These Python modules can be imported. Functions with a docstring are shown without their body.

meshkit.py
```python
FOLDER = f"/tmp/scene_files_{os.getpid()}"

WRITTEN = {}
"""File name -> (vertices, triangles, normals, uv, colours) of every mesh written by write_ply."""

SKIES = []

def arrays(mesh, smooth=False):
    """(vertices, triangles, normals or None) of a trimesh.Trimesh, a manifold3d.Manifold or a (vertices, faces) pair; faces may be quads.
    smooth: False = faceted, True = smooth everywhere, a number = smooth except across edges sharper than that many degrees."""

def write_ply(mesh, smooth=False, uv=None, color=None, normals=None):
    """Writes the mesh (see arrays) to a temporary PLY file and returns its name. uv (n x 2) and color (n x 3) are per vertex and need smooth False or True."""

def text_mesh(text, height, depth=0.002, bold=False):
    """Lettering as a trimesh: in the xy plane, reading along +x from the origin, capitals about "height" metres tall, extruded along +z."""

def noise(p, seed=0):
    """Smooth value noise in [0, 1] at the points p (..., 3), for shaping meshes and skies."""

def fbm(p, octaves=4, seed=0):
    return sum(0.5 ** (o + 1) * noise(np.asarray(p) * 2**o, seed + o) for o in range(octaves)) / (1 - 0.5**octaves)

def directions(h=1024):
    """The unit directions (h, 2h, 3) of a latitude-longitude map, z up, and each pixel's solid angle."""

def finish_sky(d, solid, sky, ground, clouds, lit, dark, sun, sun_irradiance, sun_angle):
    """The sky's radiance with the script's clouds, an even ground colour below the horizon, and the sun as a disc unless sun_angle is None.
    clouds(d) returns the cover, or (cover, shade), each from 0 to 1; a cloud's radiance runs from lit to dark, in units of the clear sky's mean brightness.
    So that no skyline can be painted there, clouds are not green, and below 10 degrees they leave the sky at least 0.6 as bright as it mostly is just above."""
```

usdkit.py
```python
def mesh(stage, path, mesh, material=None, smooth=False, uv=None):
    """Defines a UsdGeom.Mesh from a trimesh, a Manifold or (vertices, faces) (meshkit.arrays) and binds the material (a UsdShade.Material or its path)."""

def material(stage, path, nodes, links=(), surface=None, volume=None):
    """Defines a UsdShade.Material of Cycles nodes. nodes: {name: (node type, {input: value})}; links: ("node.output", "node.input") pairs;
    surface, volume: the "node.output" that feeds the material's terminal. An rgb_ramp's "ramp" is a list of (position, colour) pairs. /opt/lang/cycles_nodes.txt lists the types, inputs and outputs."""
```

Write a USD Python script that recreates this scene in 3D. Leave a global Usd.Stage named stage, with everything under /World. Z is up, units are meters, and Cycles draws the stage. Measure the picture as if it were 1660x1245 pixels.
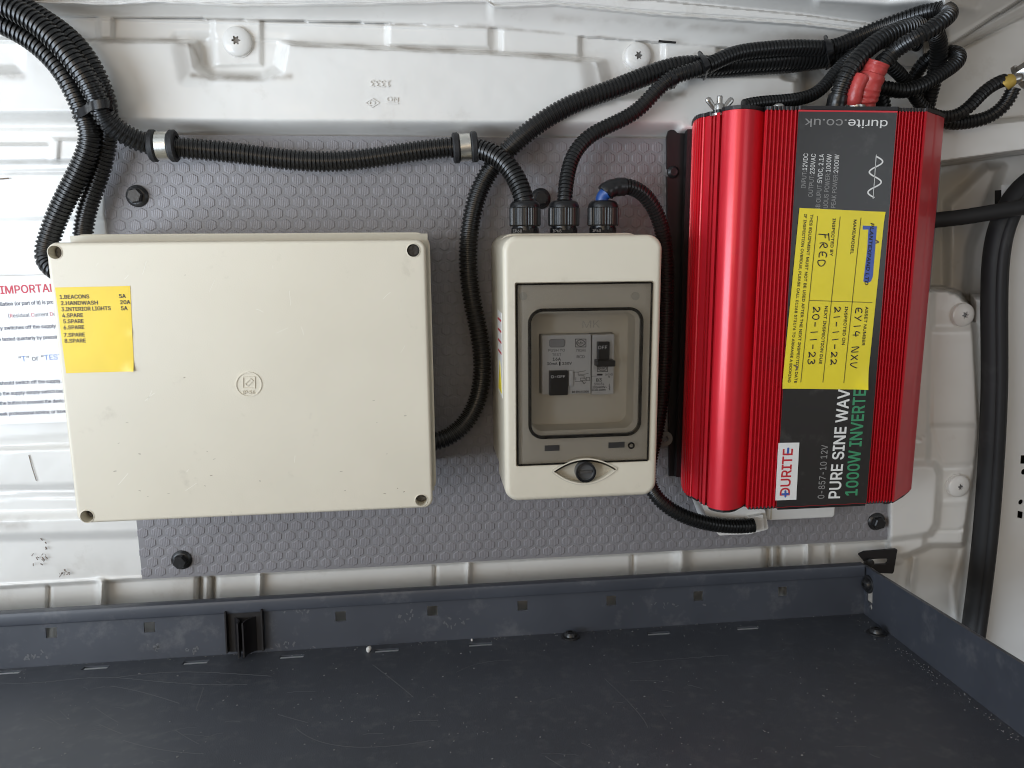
import math, random, numpy as np, trimesh, usdkit, meshkit
import manifold3d as m3
from pxr import Usd, UsdGeom, UsdLux, UsdShade, Gf, Sdf
from scipy.interpolate import CubicSpline
from shapely.geometry import Polygon, Point, box as sbox
from shapely import affinity
from shapely.ops import unary_union

random.seed(7); rng = np.random.default_rng(7)
stage = Usd.Stage.CreateInMemory()
UsdGeom.SetStageUpAxis(stage, 'Z'); UsdGeom.SetStageMetersPerUnit(stage, 1.0)
stage.SetDefaultPrim(UsdGeom.Xform.Define(stage, '/World').GetPrim())
UsdGeom.Scope.Define(stage, '/World/Looks')
V = lambda *a: np.array(a, float)

# ---------------------------------------------------------------- camera (board front face is the plane y = 0, z up)
W, H, F = 1660, 1245, 1245.0
CAM = V(0, -0.645, 1.30)
RM = np.array([[0.99356137, -0.11303377, -0.00769254], [0.02778618, 0.17728878, 0.98376655], [0.10983504, 0.97764618, -0.17928806]])
cam = UsdGeom.Camera.Define(stage, '/World/Camera')
right, up, fwd = RM
cam.AddTransformOp().Set(Gf.Matrix4d(*right, 0, *up, 0, *(-fwd), 0, *CAM, 1))
cam.CreateHorizontalApertureAttr(36.0); cam.CreateVerticalApertureAttr(27.0)
cam.CreateFocalLengthAttr(36.0 * F / W); cam.CreateClippingRangeAttr(Gf.Vec2f(0.02, 100))
cam.CreateExposureAttr(0.04)

# ---------------------------------------------------------------- light: daylight through the van's open doors, dim warm interior
def rect_light(name, pos, target, w, h, color, intensity):
    l = UsdLux.RectLight.Define(stage, '/World/' + name)
    pos, target = np.array(pos, float), np.array(target, float)
    z = (pos - target) / np.linalg.norm(pos - target)
    x = np.cross([0, 0, 1.0], z); x /= np.linalg.norm(x); y = np.cross(z, x)
    l.AddTransformOp().Set(Gf.Matrix4d(*x, 0, *y, 0, *z, 0, *pos, 1))
    l.CreateWidthAttr(w); l.CreateHeightAttr(h); l.CreateColorAttr(Gf.Vec3f(*color)); l.CreateIntensityAttr(intensity)
    return l
rect_light('door_daylight', (-1.22, -1.0, 0.88), (-0.05, 0.0, 1.10), 1.2, 1.1, (0.76, 0.87, 1.0), 10.4)
rect_light('interior_daylight', (-0.55, -1.45, 1.50), (-0.1, 0, 1.38), 1.3, 0.5, (1.0, 0.79, 0.55), 2.1)
rect_light('rear_door_daylight', (1.20, -1.30, 1.50), (0.35, 0, 1.10), 0.7, 0.8, (0.84, 0.92, 1.0), 1.5)
dome = UsdLux.DomeLight.Define(stage, '/World/interior_glow')
dome.CreateIntensityAttr(1.0)
dm = usdkit.material(stage, '/World/Looks/interior', {'b': ('background_shader', {'color': (1.0, 0.86, 0.70), 'strength': 0.11})}, surface='b.background')
UsdShade.MaterialBindingAPI.Apply(dome.GetPrim()).Bind(dm)

# ---------------------------------------------------------------- helpers: coordinates
def ray(px, py):
    d = RM.T @ V((px - W / 2) / F, (H / 2 - py) / F, 1.0)
    return d
def P(px, py, y=0.0):
    d = ray(px, py)
    return CAM + d * ((y - CAM[1]) / d[1])
def mpp(y, px=830, py=622):                 # metres per photo pixel at depth y
    d = ray(px, py); return (y - CAM[1]) / d[1] / F
def on_plane(px, py, o, n):
    d = ray(px, py); return CAM + d * (np.dot(o - CAM, n) / np.dot(d, n))

# ---------------------------------------------------------------- helpers: scene objects
loc_of, taken = {}, {}
def numbered(path):
    k = taken.get(path, 0); taken[path] = k + 1
    return path if k == 0 else f'{path}_{k:03d}'
def keys(p, label=None, cat=None, group=None, kind=None):
    for k, v in (('label', label), ('category', cat), ('group', group), ('kind', kind)):
        if v: p.SetCustomDataByKey(k, v)
    return p
def thing(name, label, cat, loc=(0, 0, 0), group=None, kind=None):
    path = numbered('/World/' + name)
    x = UsdGeom.Xform.Define(stage, path); x.AddTranslateOp().Set(Gf.Vec3d(*map(float, loc)))
    loc_of[path] = np.array(loc, float)
    return keys(x.GetPrim(), label, cat, group, kind)
def obj(name, mesh, mat, parent=None, smooth=32, **kw):
    base = str(parent.GetPath()) if parent else '/World'
    path = numbered(base + '/' + name)
    if isinstance(mesh, list): mesh = trimesh.util.concatenate(mesh)
    if isinstance(mesh, m3.Manifold): mesh = tm(mesh)
    o = loc_of.get(base, np.zeros(3)); loc_of[path] = o
    mesh = mesh.copy(); mesh.vertices = mesh.vertices - o
    p = usdkit.mesh(stage, path, mesh, MAT[mat], smooth=smooth).GetPrim()
    return keys(p, kw.get('label'), kw.get('cat'), kw.get('group'), kw.get('kind'))
def solo(name, mesh, mat, label, cat, group=None, kind=None, smooth=32):
    return obj(name, mesh, mat, None, smooth, label=label, cat=cat, group=group, kind=kind)
def dup(src, name, label, loc, rot=None):
    path = numbered('/World/' + name)
    x = UsdGeom.Xform.Define(stage, path)
    x.GetPrim().GetReferences().AddInternalReference(src.GetPath())
    x.ClearXformOpOrder()
    x.AddTranslateOp().Set(Gf.Vec3d(*map(float, loc)))
    if rot is not None: x.AddRotateXYZOp().Set(Gf.Vec3f(*rot))
    x.GetPrim().SetInstanceable(True)
    was = src.GetCustomData()
    return keys(x.GetPrim(), label, was.get('category'), was.get('group'))

# ---------------------------------------------------------------- helpers: shapes
def mani(t):
    return m3.Manifold(m3.Mesh(vert_properties=np.asarray(t.vertices, np.float32), tri_verts=np.asarray(t.faces, np.uint32)))
def tm(m):
    k = m.to_mesh(); return trimesh.Trimesh(k.vert_properties[:, :3], k.tri_verts, process=False)
def box(x0, x1, y0, y1, z0, z1):
    b = trimesh.creation.box([abs(x1 - x0), abs(y1 - y0), abs(z1 - z0)])
    b.apply_translation([(x0 + x1) / 2, (y0 + y1) / 2, (z0 + z1) / 2]); return b
def rr(x0, x1, z0, z1, r, n=8):
    pts = []
    for cx, cz, a0 in ((x1 - r, z1 - r, 0), (x0 + r, z1 - r, 90), (x0 + r, z0 + r, 180), (x1 - r, z0 + r, 270)):
        for a in np.linspace(a0, a0 + 90, n + 1):
            pts.append((cx + r * math.cos(math.radians(a)), cz + r * math.sin(math.radians(a))))
    return np.array(pts)
def loft(rings, cap0=True, cap1=True):
    """closed rings (k,3) with the same count -> mesh"""
    n = len(rings[0]); v = np.vstack(rings); f = []
    for i in range(len(rings) - 1):
        a, b = i * n, (i + 1) * n
        for j in range(n):
            k = (j + 1) % n
            f += [(a + j, a + k, b + k), (a + j, b + k, b + j)]
    if cap0:
        c = len(v); v = np.vstack([v, rings[0].mean(0)]); f += [(c, (j + 1) % n, j) for j in range(n)]
    if cap1:
        c = len(v); o = (len(rings) - 1) * n; v = np.vstack([v, rings[-1].mean(0)]); f += [(c, o + j, o + (j + 1) % n) for j in range(n)]
    m = trimesh.Trimesh(v, np.array(f), process=False)
    if cap0 and cap1 and m.volume < 0: m.invert()
    return m
def rbox(x0, x1, y0, y1, z0, z1, r=0.006, e=0.002, n=8):
    """rounded slab: y0 is the front (towards the camera), its rim rounded by e"""
    rings = []
    prof = [(0, y1)] + [(e * (1 - math.cos(a)), y0 + e * (1 - math.sin(a))) for a in np.linspace(0, math.pi / 2, 5)]
    for ins, y in prof:
        p = rr(x0 + ins, x1 - ins, z0 + ins, z1 - ins, max(r - ins, 0.0003), n)
        rings.append(np.c_[p[:, 0], np.full(len(p), y), p[:, 1]])
    return loft(rings)
def prism(poly, y0, y1):
    """shapely polygon in (x, z) extruded from y0 (front) to y1 (back)"""
    out = []
    for g in getattr(poly, 'geoms', [poly]):
        m = trimesh.creation.extrude_polygon(g, abs(y1 - y0), engine='earcut')
        v = m.vertices.copy(); m.vertices = np.c_[v[:, 0], max(y0, y1) - v[:, 2], v[:, 1]]; m.fix_normals() if False else None
        out.append(m)
    return trimesh.util.concatenate(out)
def revolve(profile, origin, axis=(0, -1, 0), sides=32):
    """profile: (radius, distance along axis) from the base up"""
    m = trimesh.creation.revolve(np.array(profile, float), sections=sides)
    m.apply_transform(trimesh.geometry.align_vectors([0, 0, 1], np.array(axis, float) / np.linalg.norm(axis)))
    m.apply_translation(origin); return m
def spline(pts, step):
    p = np.array(pts, float); t = np.r_[0, np.cumsum(np.linalg.norm(np.diff(p, axis=0), axis=1) ** 0.7)]
    cs = CubicSpline(t, p); fine = cs(np.linspace(0, t[-1], 3000))
    s = np.r_[0, np.cumsum(np.linalg.norm(np.diff(fine, axis=0), axis=1))]
    return fine, s, lambda q: np.stack([np.interp(q, s, fine[:, k]) for k in range(3)], 1)
def sweep(at, q, radii, sides=16, flat=1.0):
    c = at(q); e = 1e-3
    t = at(np.minimum(q + e, q[-1])) - at(np.maximum(q - e, 0)); t /= np.linalg.norm(t, axis=1, keepdims=True)
    a = np.cross(t[0], [0.3, 1, 0.2]); a /= np.linalg.norm(a); rings = []
    ang = np.arange(sides) * 2 * np.pi / sides
    for i in range(len(q)):
        a = a - t[i] * (a @ t[i]); a /= np.linalg.norm(a); b = np.cross(t[i], a)
        rings.append(c[i] + radii[i] * (np.cos(ang)[:, None] * a + flat * np.sin(ang)[:, None] * b))
    return loft(rings)
def conduit(pts, r, pitch=0.0031, sides=18, deep=0.15):
    fine, s, at = spline([P(*p) for p in pts], 0)
    n = int(s[-1] / pitch); pitch = s[-1] / n
    ph = np.array([0, .14, .52, .66]); ra = np.array([1 - deep, 1, 1, 1 - deep])
    q = (np.arange(n)[:, None] + ph).ravel() * pitch
    return sweep(at, q, np.tile(ra, n) * r, sides)
def hose(pts, r, step=0.003, sides=16, rough=0.0, flat=1.0):
    fine, s, at = spline([P(*p) for p in pts], 0); q = np.linspace(0, s[-1], max(8, int(s[-1] / step)))
    rad = r * (1 + rough * np.sin(q * 900) * np.sin(q * 370 + 1))
    return sweep(at, q, rad, sides, flat)
def tube3(points, r, sides=8, n=60):
    fine, s, at = spline(points, 0); q = np.linspace(0, s[-1], n); return sweep(at, q, np.full(n, r), sides)

_tc = {}
def tmesh(t, bold):
    k = (t, bold)
    if k not in _tc: _tc[k] = meshkit.text_mesh(t, 1.0, 1.0, bold)
    return _tc[k].copy()
def lettering(text, p0, p1, cap, y, bold=False, italic=0.0, depth=0.00012, lift=0.00006):
    """text whose baseline runs from photo point p0 to p1 on the plane y; cap = height in photo pixels. segments -> list of meshes"""
    segs = [text] if isinstance(text, str) else list(text)
    a, b = P(*p0, y), P(*p1, y); u = b - a; L = np.linalg.norm(u); u /= L
    v = np.cross([0, -1.0, 0], u); h = cap * mpp(y, *p0)
    whole = tmesh(''.join(segs), bold); x0, x1 = whole.bounds[0, 0], whole.bounds[1, 0]; sx = L / (x1 - x0)
    out, pre = [], ''
    for s in segs:
        m = tmesh(s, bold); pre += s
        off = (tmesh(pre, bold).bounds[1, 0] - m.bounds[1, 0]) - x0
        q = m.vertices; xx = (q[:, 0] + off) * sx + q[:, 1] * h * italic
        m.vertices = a + xx[:, None] * u + (q[:, 1] * h)[:, None] * v + (lift + q[:, 2] * depth)[:, None] * V(0, -1, 0)
        out.append(m)
    return out[0] if isinstance(text, str) else out
def ribbon(pix, w, y, depth=0.00012, lift=0.0001, close=False):
    """pen stroke of width w px along photo points on the plane y"""
    from shapely.geometry import LineString
    q = [P(*p, y) for p in pix]; ls = LineString([(a[0], a[2]) for a in q])
    g = ls.buffer(w * mpp(y, *pix[0]) / 2, quad_segs=3)
    return prism(g, y - lift - depth, y - lift)
def poly_px(pix, y):
    return Polygon([(P(*p, y)[0], P(*p, y)[2]) for p in pix])
def disc_px(px, py, r, y):
    c = P(px, py, y); return Point(c[0], c[2]).buffer(r * mpp(y, px, py), quad_segs=12)
STROKES = {'0': [[(.5, 0), (.1, .3), (.1, .8), (.5, 1), (.8, .7), (.75, .25), (.5, 0)]], '1': [[(.4, 1), (.5, 0)]],
 '2': [[(.1, .8), (.4, 1), (.75, .8), (.6, .5), (.1, .02), (.5, .1), (.85, 0)]], '3': [[(.1, .9), (.5, 1), (.7, .75), (.35, .55), (.75, .3), (.5, 0), (.05, .1)]],
 '4': [[(.3, 1), (.1, .4), (.8, .45)], [(.6, .8), (.6, 0)]], '-': [[(.1, .5), (.7, .52)]], 'F': [[(.2, 1), (.15, -.3)], [(.0, .95), (.9, 1.15)], [(.15, .5), (.6, .6)]],
 'R': [[(.15, .0), (.2, .8), (.6, .95), (.65, .6), (.25, .45), (.8, .0)]], 'E': [[(.8, .95), (.3, .9), (.15, .5), (.6, .5)], [(.15, .5), (.25, .1), (.85, .05)]],
 'D': [[(.15, 0), (.2, .9), (.7, .75), (.85, .35), (.5, 0), (.1, .05)]], 'Y': [[(.1, 1), (.4, .55)], [(.8, 1), (.3, 0)]], 'N': [[(.1, 0), (.15, 1), (.65, .05), (.75, 1)]],
 'X': [[(.1, 1), (.8, 0)], [(.75, 1), (.1, 0)]], 'V': [[(.05, 1), (.3, 0), (.85, 1.05)]], ' ': []}
def handwriting(text, p0, p1, cap, y, w=1.5):
    from shapely.geometry import LineString
    a, b = P(*p0, y), P(*p1, y); u = b - a; L = np.linalg.norm(u); u /= L; v = np.cross([0, -1.0, 0], u); s = mpp(y, *p0); h = cap * s
    adv = L / len(text); g = []
    for i, c in enumerate(text):
        for st in STROKES[c]:
            st = np.array(st, float)
            if len(st) > 2:
                cs = CubicSpline(np.arange(len(st)), st); st = cs(np.linspace(0, len(st) - 1, len(st) * 5))
            q = [a + (i + .85 * p[0]) * adv * u + p[1] * h * v for p in st]
            g.append(LineString([(k[0], k[2]) for k in q]).buffer(w * s / 2, quad_segs=3))
    return prism(unary_union(g), y - 0.0003, y - 0.0001)

# ---------------------------------------------------------------- materials
MAT = {}
def mat(name, color, rough=0.5, metal=0.0, bump=0.0, bscale=400, dirt=None, dscale=30, damt=0.5, coat=0.0, spec=0.5, var=0.0, vscale=12, rvar=0.0, extra=None, dlo=0.56, dhi=0.72, stretch=(1, 1, 1)):
    n = {'g': ('geometry', {}), 'p': ('principled_bsdf', {'base_color': color, 'roughness': rough, 'metallic': metal, 'coat_weight': coat, 'coat_roughness': 0.08, 'specular_ior_level': spec})}
    l = []
    last = None
    if var:
        n['nv'] = ('noise_texture', {'scale': vscale, 'detail': 4})
        n['rv'] = ('rgb_ramp', {'ramp': [(0.3, tuple(c * (1 - var) for c in color)), (0.7, tuple(min(1, c * (1 + var)) for c in color))]})
        l += [('g.position', 'nv.vector'), ('nv.fac', 'rv.fac')]; last = 'rv.color'
    if dirt:
        n['mp'] = ('mapping', {'scale': stretch}); n['nd'] = ('noise_texture', {'scale': dscale, 'detail': 8, 'roughness': 0.68})
        n['rd'] = ('rgb_ramp', {'ramp': [(dlo, (0, 0, 0)), (dhi, (damt,) * 3)]}); n['bw'] = ('rgb_to_bw', {})
        n['mx'] = ('mix', {'color1': color, 'color2': dirt})
        l += [('g.position', 'mp.vector'), ('mp.vector', 'nd.vector'), ('nd.fac', 'rd.fac'), ('rd.color', 'bw.color'), ('bw.val', 'mx.fac')]
        if last: l.append((last, 'mx.color1'))
        last = 'mx.color'
    if last: l.append((last, 'p.base_color'))
    if rvar:
        n['nr'] = ('noise_texture', {'scale': 18, 'detail': 6}); n['mr'] = ('map_range', {'from_min': .3, 'from_max': .7, 'to_min': max(0.03, rough - rvar), 'to_max': min(1, rough + rvar)})
        l += [('g.position', 'nr.vector'), ('nr.fac', 'mr.value'), ('mr.result', 'p.roughness')]
    if bump:
        n['nb'] = ('noise_texture', {'scale': bscale, 'detail': 3}); n['b'] = ('bump', {'strength': 1.0, 'distance': bump})
        l += [('g.position', 'nb.vector'), ('nb.fac', 'b.height'), ('b.normal', 'p.normal')]
    MAT[name] = usdkit.material(stage, '/World/Looks/' + name, n, l, surface='p.BSDF')
mat('white_paint', (.75, .73, .69), .30, coat=.25, bump=.00018, bscale=60, var=.03, vscale=8, dirt=(.36, .30, .23), dscale=26, damt=.34, dlo=.60, dhi=.80, rvar=.10)
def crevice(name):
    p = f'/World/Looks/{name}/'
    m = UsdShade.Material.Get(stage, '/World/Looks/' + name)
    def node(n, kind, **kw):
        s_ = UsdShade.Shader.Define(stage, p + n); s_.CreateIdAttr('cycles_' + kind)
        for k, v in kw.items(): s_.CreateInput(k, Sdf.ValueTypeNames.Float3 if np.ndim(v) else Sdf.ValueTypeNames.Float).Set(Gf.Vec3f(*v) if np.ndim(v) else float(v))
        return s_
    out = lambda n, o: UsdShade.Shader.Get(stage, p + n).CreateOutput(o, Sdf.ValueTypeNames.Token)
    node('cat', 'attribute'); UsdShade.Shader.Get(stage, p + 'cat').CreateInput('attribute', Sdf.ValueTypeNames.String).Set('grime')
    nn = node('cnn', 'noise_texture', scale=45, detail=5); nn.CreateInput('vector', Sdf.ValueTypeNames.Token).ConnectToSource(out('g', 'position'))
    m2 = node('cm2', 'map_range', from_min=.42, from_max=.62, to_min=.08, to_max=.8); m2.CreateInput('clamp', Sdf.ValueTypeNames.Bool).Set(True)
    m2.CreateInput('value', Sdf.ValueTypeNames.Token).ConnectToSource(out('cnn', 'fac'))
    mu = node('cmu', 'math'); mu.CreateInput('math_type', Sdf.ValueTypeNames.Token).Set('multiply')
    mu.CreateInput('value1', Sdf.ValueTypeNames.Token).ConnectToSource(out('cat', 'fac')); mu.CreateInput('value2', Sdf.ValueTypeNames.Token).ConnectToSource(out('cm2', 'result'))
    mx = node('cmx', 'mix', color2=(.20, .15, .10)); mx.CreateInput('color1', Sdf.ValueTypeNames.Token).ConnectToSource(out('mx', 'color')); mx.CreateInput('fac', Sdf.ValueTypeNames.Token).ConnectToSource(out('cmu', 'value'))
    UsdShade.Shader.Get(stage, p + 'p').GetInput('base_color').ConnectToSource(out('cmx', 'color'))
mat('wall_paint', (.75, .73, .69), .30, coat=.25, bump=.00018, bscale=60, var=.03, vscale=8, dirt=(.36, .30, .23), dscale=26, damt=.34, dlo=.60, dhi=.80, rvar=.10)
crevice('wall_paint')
mat('white_door', (.74, .73, .71), .35, var=.03)
mat('bolt_white', (.72, .70, .66), .32, coat=.2, bump=.0001, bscale=500)
mat('cream_plastic', (.68, .62, .50), .42, var=.03, vscale=9, bump=.00005, bscale=1500, dirt=(.40, .35, .27), dscale=34, damt=.5, dlo=.62, dhi=.8, rvar=.08)
mat('cream_shadow', (.55, .51, .42), .6)
mat('board_grey', (.240, .232, .240), .55, bump=.00010, bscale=1100, var=.06, vscale=14, dirt=(.30, .28, .27), dscale=60, damt=.4)
MAT['hex_grey'] = usdkit.material(stage, '/World/Looks/hex_grey', {'g': ('geometry', {}), 'w': ('wave_texture', {'scale': 224.0, 'distortion': 0.0}), 'nv': ('noise_texture', {'scale': 14, 'detail': 4}), 'rv': ('rgb_ramp', {'ramp': [(.3, (.242, .230, .242)), (.7, (.268, .256, .268))]}),
    'b': ('bump', {'strength': 1.0, 'distance': .00011}), 'p': ('principled_bsdf', {'roughness': .5})}, [('g.position', 'w.vector'), ('g.position', 'nv.vector'), ('nv.fac', 'rv.fac'), ('rv.color', 'p.base_color'), ('w.fac', 'b.height'), ('b.normal', 'p.normal')], surface='p.BSDF')
mat('black_plastic', (.011, .011, .011), .29, bump=.00004, bscale=900, dirt=(.08, .07, .065), dscale=60, damt=.4, dlo=.60, dhi=.75)
mat('black_smooth', (.010, .010, .011), .28)
mat('black_rubber', (.013, .013, .014), .6, bump=.00005, bscale=700, dirt=(.05, .05, .05), dscale=30, damt=.5)
mat('black_metal', (.012, .011, .012), .42, bump=.00003, bscale=1200)
mat('bolt_black', (.018, .018, .019), .33, metal=.0, bump=.00012, bscale=600, dirt=(.08, .08, .08), dscale=200, damt=.6)
mat('zinc', (.72, .71, .66), .28, metal=1.0, bump=.00005, bscale=300, rvar=.1)
mat('steel', (.55, .54, .52), .25, metal=1.0, bump=.00005, bscale=600)
mat('steel_dark', (.20, .195, .19), .4, metal=.8)
mat('red_anodised', (.70, .020, .036), .33, metal=.22, coat=.15, bump=.00002, bscale=900, rvar=.05, spec=.6, dirt=(.40, .04, .05), dscale=40, damt=.3)
mat('label_black', (.030, .028, .027), .24, bump=.00006, bscale=90, dirt=(.09, .085, .08), dscale=50, damt=.4)
mat('print_white', (.80, .79, .76), .4)
mat('print_grey', (.29, .28, .27), .4)
mat('print_green', (.055, .29, .14), .4)
mat('print_red', (.55, .03, .04), .45)
mat('print_blue', (.05, .12, .42), .45)
mat('print_black', (.02, .018, .018), .5)
mat('ink_navy', (.015, .015, .03), .5)
mat('notice_red', (.55, .05, .08), .55)
mat('notice_blue', (.10, .22, .55), .55)
mat('notice_text', (.10, .10, .13), .55)
mat('sticker_yellow', (.86, .70, .035), .36, var=.03, vscale=40, bump=.00008, bscale=70)
mat('label_yellow', (.85, .60, .035), .40, var=.04, vscale=40, bump=.00012, bscale=60)
mat('sticker_blue', (.07, .12, .42), .4)
mat('paper', (.82, .81, .80), .55, bump=.00012, bscale=25)
mat('tape_red', (.46, .055, .05), .36, bump=.0011, bscale=90, var=.12, vscale=90)
mat('blue_wire', (.02, .07, .26), .35)
mat('brass', (.50, .34, .07), .45, metal=.3)
mat('shelf_grey', (.058, .064, .079), .40, bump=.00006, bscale=1600, var=.16, vscale=9, dirt=(.20, .20, .205), dscale=38, damt=.55, dlo=.55, dhi=.80, rvar=.07)
mat('shelf_floor', (.062, .068, .081), .44, bump=.00010, bscale=1200, var=.16, vscale=9, dirt=(.19, .19, .19), dscale=85, damt=.38, dlo=.52, dhi=.78, rvar=.08)
mat('scuff', (.22, .22, .22), .7)
mat('crumb', (.62, .60, .56), .8)
mat('device_grey', (.62, .60, .56), .45, bump=.00003)
mat('knob_grey', (.10, .10, .10), .12, spec=.7)
mat('dark_hole', (.012, .011, .010), .8)
mat('brown_dirt', (.16, .12, .09), .8)
mat('underside', (.25, .24, .225), .7, var=.1)
mat('plug_white', (.78, .77, .74), .4, var=.03)
# smoked clear plastic
MAT['smoked'] = usdkit.material(stage, '/World/Looks/smoked', {'t': ('transparent_bsdf', {'color': (.90, .91, .93)}), 'g': ('glossy_bsdf', {'color': (1, 1, 1), 'roughness': .05}), 'f': ('fresnel', {'IOR': 1.5}), 'm': ('mix_closure', {})},
    [('f.fac', 'm.fac'), ('t.BSDF', 'm.closure1'), ('g.BSDF', 'm.closure2')], surface='m.closure')
MAT['smoked_dark'] = usdkit.material(stage, '/World/Looks/smoked_dark', {'t': ('transparent_bsdf', {'color': (.34, .335, .33)}), 'g': ('glossy_bsdf', {'color': (1, 1, 1), 'roughness': .05}), 'f': ('fresnel', {'IOR': 1.5}), 'm': ('mix_closure', {})},
    [('f.fac', 'm.fac'), ('t.BSDF', 'm.closure1'), ('g.BSDF', 'm.closure2')], surface='m.closure')

# ================================================================ SETTING: pressed steel van side
def sdist(px, py, poly):
    """signed distance in px to polygon, positive inside"""
    poly = np.array(poly, float); d = np.full(px.shape, 1e9); ins = np.zeros(px.shape, bool)
    for a, b in zip(poly, np.roll(poly, -1, 0)):
        e = b - a; t = np.clip(((px - a[0]) * e[0] + (py - a[1]) * e[1]) / (e @ e), 0, 1)
        d = np.minimum(d, np.hypot(px - a[0] - t * e[0], py - a[1] - t * e[1]))
        c = (a[1] > py) != (b[1] > py)
        with np.errstate(divide='ignore', invalid='ignore'):
            ins ^= c & (px < (b[0] - a[0]) * (py - a[1]) / (b[1] - a[1]) + a[0])
    return np.where(ins, d, -d)
def ldist(px, py, line):
    d = np.full(px.shape, 1e9)
    for a, b in zip(np.array(line[:-1], float), np.array(line[1:], float)):
        e = b - a; t = np.clip(((px - a[0]) * e[0] + (py - a[1]) * e[1]) / (e @ e), 0, 1)
        d = np.minimum(d, np.hypot(px - a[0] - t * e[0], py - a[1] - t * e[1]))
    return d
def sstep(x): x = np.clip(x, 0, 1); return x * x * (3 - 2 * x)
xs = np.arange(-180, 1861, 3.0); ys = np.r_[np.arange(-110, 300, 2.0), np.arange(300, 840, 4.0), np.arange(840, 1000, 2.0), np.arange(1000, 1561, 8.0)]
GX, GY = np.meshgrid(xs, ys)
Hh = np.full(GX.shape, -8.0)                                 # millimetres towards the camera
def put(poly, h, soft):
    global Hh
    k = sstep((sdist(GX, GY, poly) + soft) / (2 * soft)); Hh = Hh * (1 - k) + h * k
def add(poly, h, soft):
    global Hh
    Hh = Hh + h * sstep((sdist(GX, GY, poly) + soft) / (2 * soft))
def groove(line, w, d):
    global Hh
    Hh = Hh - d * np.exp(-(ldist(GX, GY, line) / w) ** 2)
yc = lambda x: np.interp(x, [-200, 180, 330, 430, 560, 790, 900, 989, 1066, 1160, 1330, 1500], [24, 28, 30, 33, 35, 44, 56, 63, 69, 76, 92, 112])   # crease
ysm = lambda x: np.interp(x, [-200, 0, 180, 250, 400, 560, 790, 800, 815, 900, 1060, 1300, 1430, 1530], [-4, 4, 9, 5, 11, 9, 4, 12, 13, 9, 25, 41, 57, 76])   # seam
yrf = lambda x: np.interp(x, [-200, 0, 400, 690, 900, 1054, 1300, 1430, 1530], [-40, -22, -12, -6, -3, 1, 25, 43, 64])     # roof edge
# upper pressed field, its lower rim rolled under
put([(-200, 20), (1300, 60), (1300, 212), (700, 210), (175, 206), (165, 194), (-200, 194)], 18, 16)
put([(-200, 20), (1300, 60), (1340, 90), (1340, 150), (1290, 130), (1130, 122), (990, 97), (940, 97), (820, 87), (560, 75), (478, 71), (450, 66), (330, 66), (285, 67), (130, 66), (-200, 60)], 3, 3.6)
put([(312, 58), (462, 60), (452, 112), (425, 124), (345, 123), (322, 108)], 2, 10)
add([(288, 62), (338, 62), (342, 124), (300, 126)], -5, 17)
add([(950, 95), (990, 95), (996, 158), (960, 158)], -5, 17)
put([(972, 85), (1120, 85), (1105, 140), (1090, 154), (1010, 154), (985, 140)], 2, 10)
put([(-90, 60), (36, 66), (32, 112), (-90, 116)], 3, 8)
add([(160, 22), (183, 22), (183, 64), (160, 64)], 5, 4)
add([(345, 26), (424, 26), (424, 106), (345, 108)], 3.0, 3.2)
add([(628, 30), (795, 36), (795, 78), (628, 74)], 4.5, 5)
add([(812, 44), (940, 54), (940, 90), (812, 85)], 4.5, 3)
add([(1075, 66), (1163, 74), (1165, 112), (1075, 108)], 4.5, 4)
groove([(1130, 88), (1140, 150)], 3, 1.0)
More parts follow.
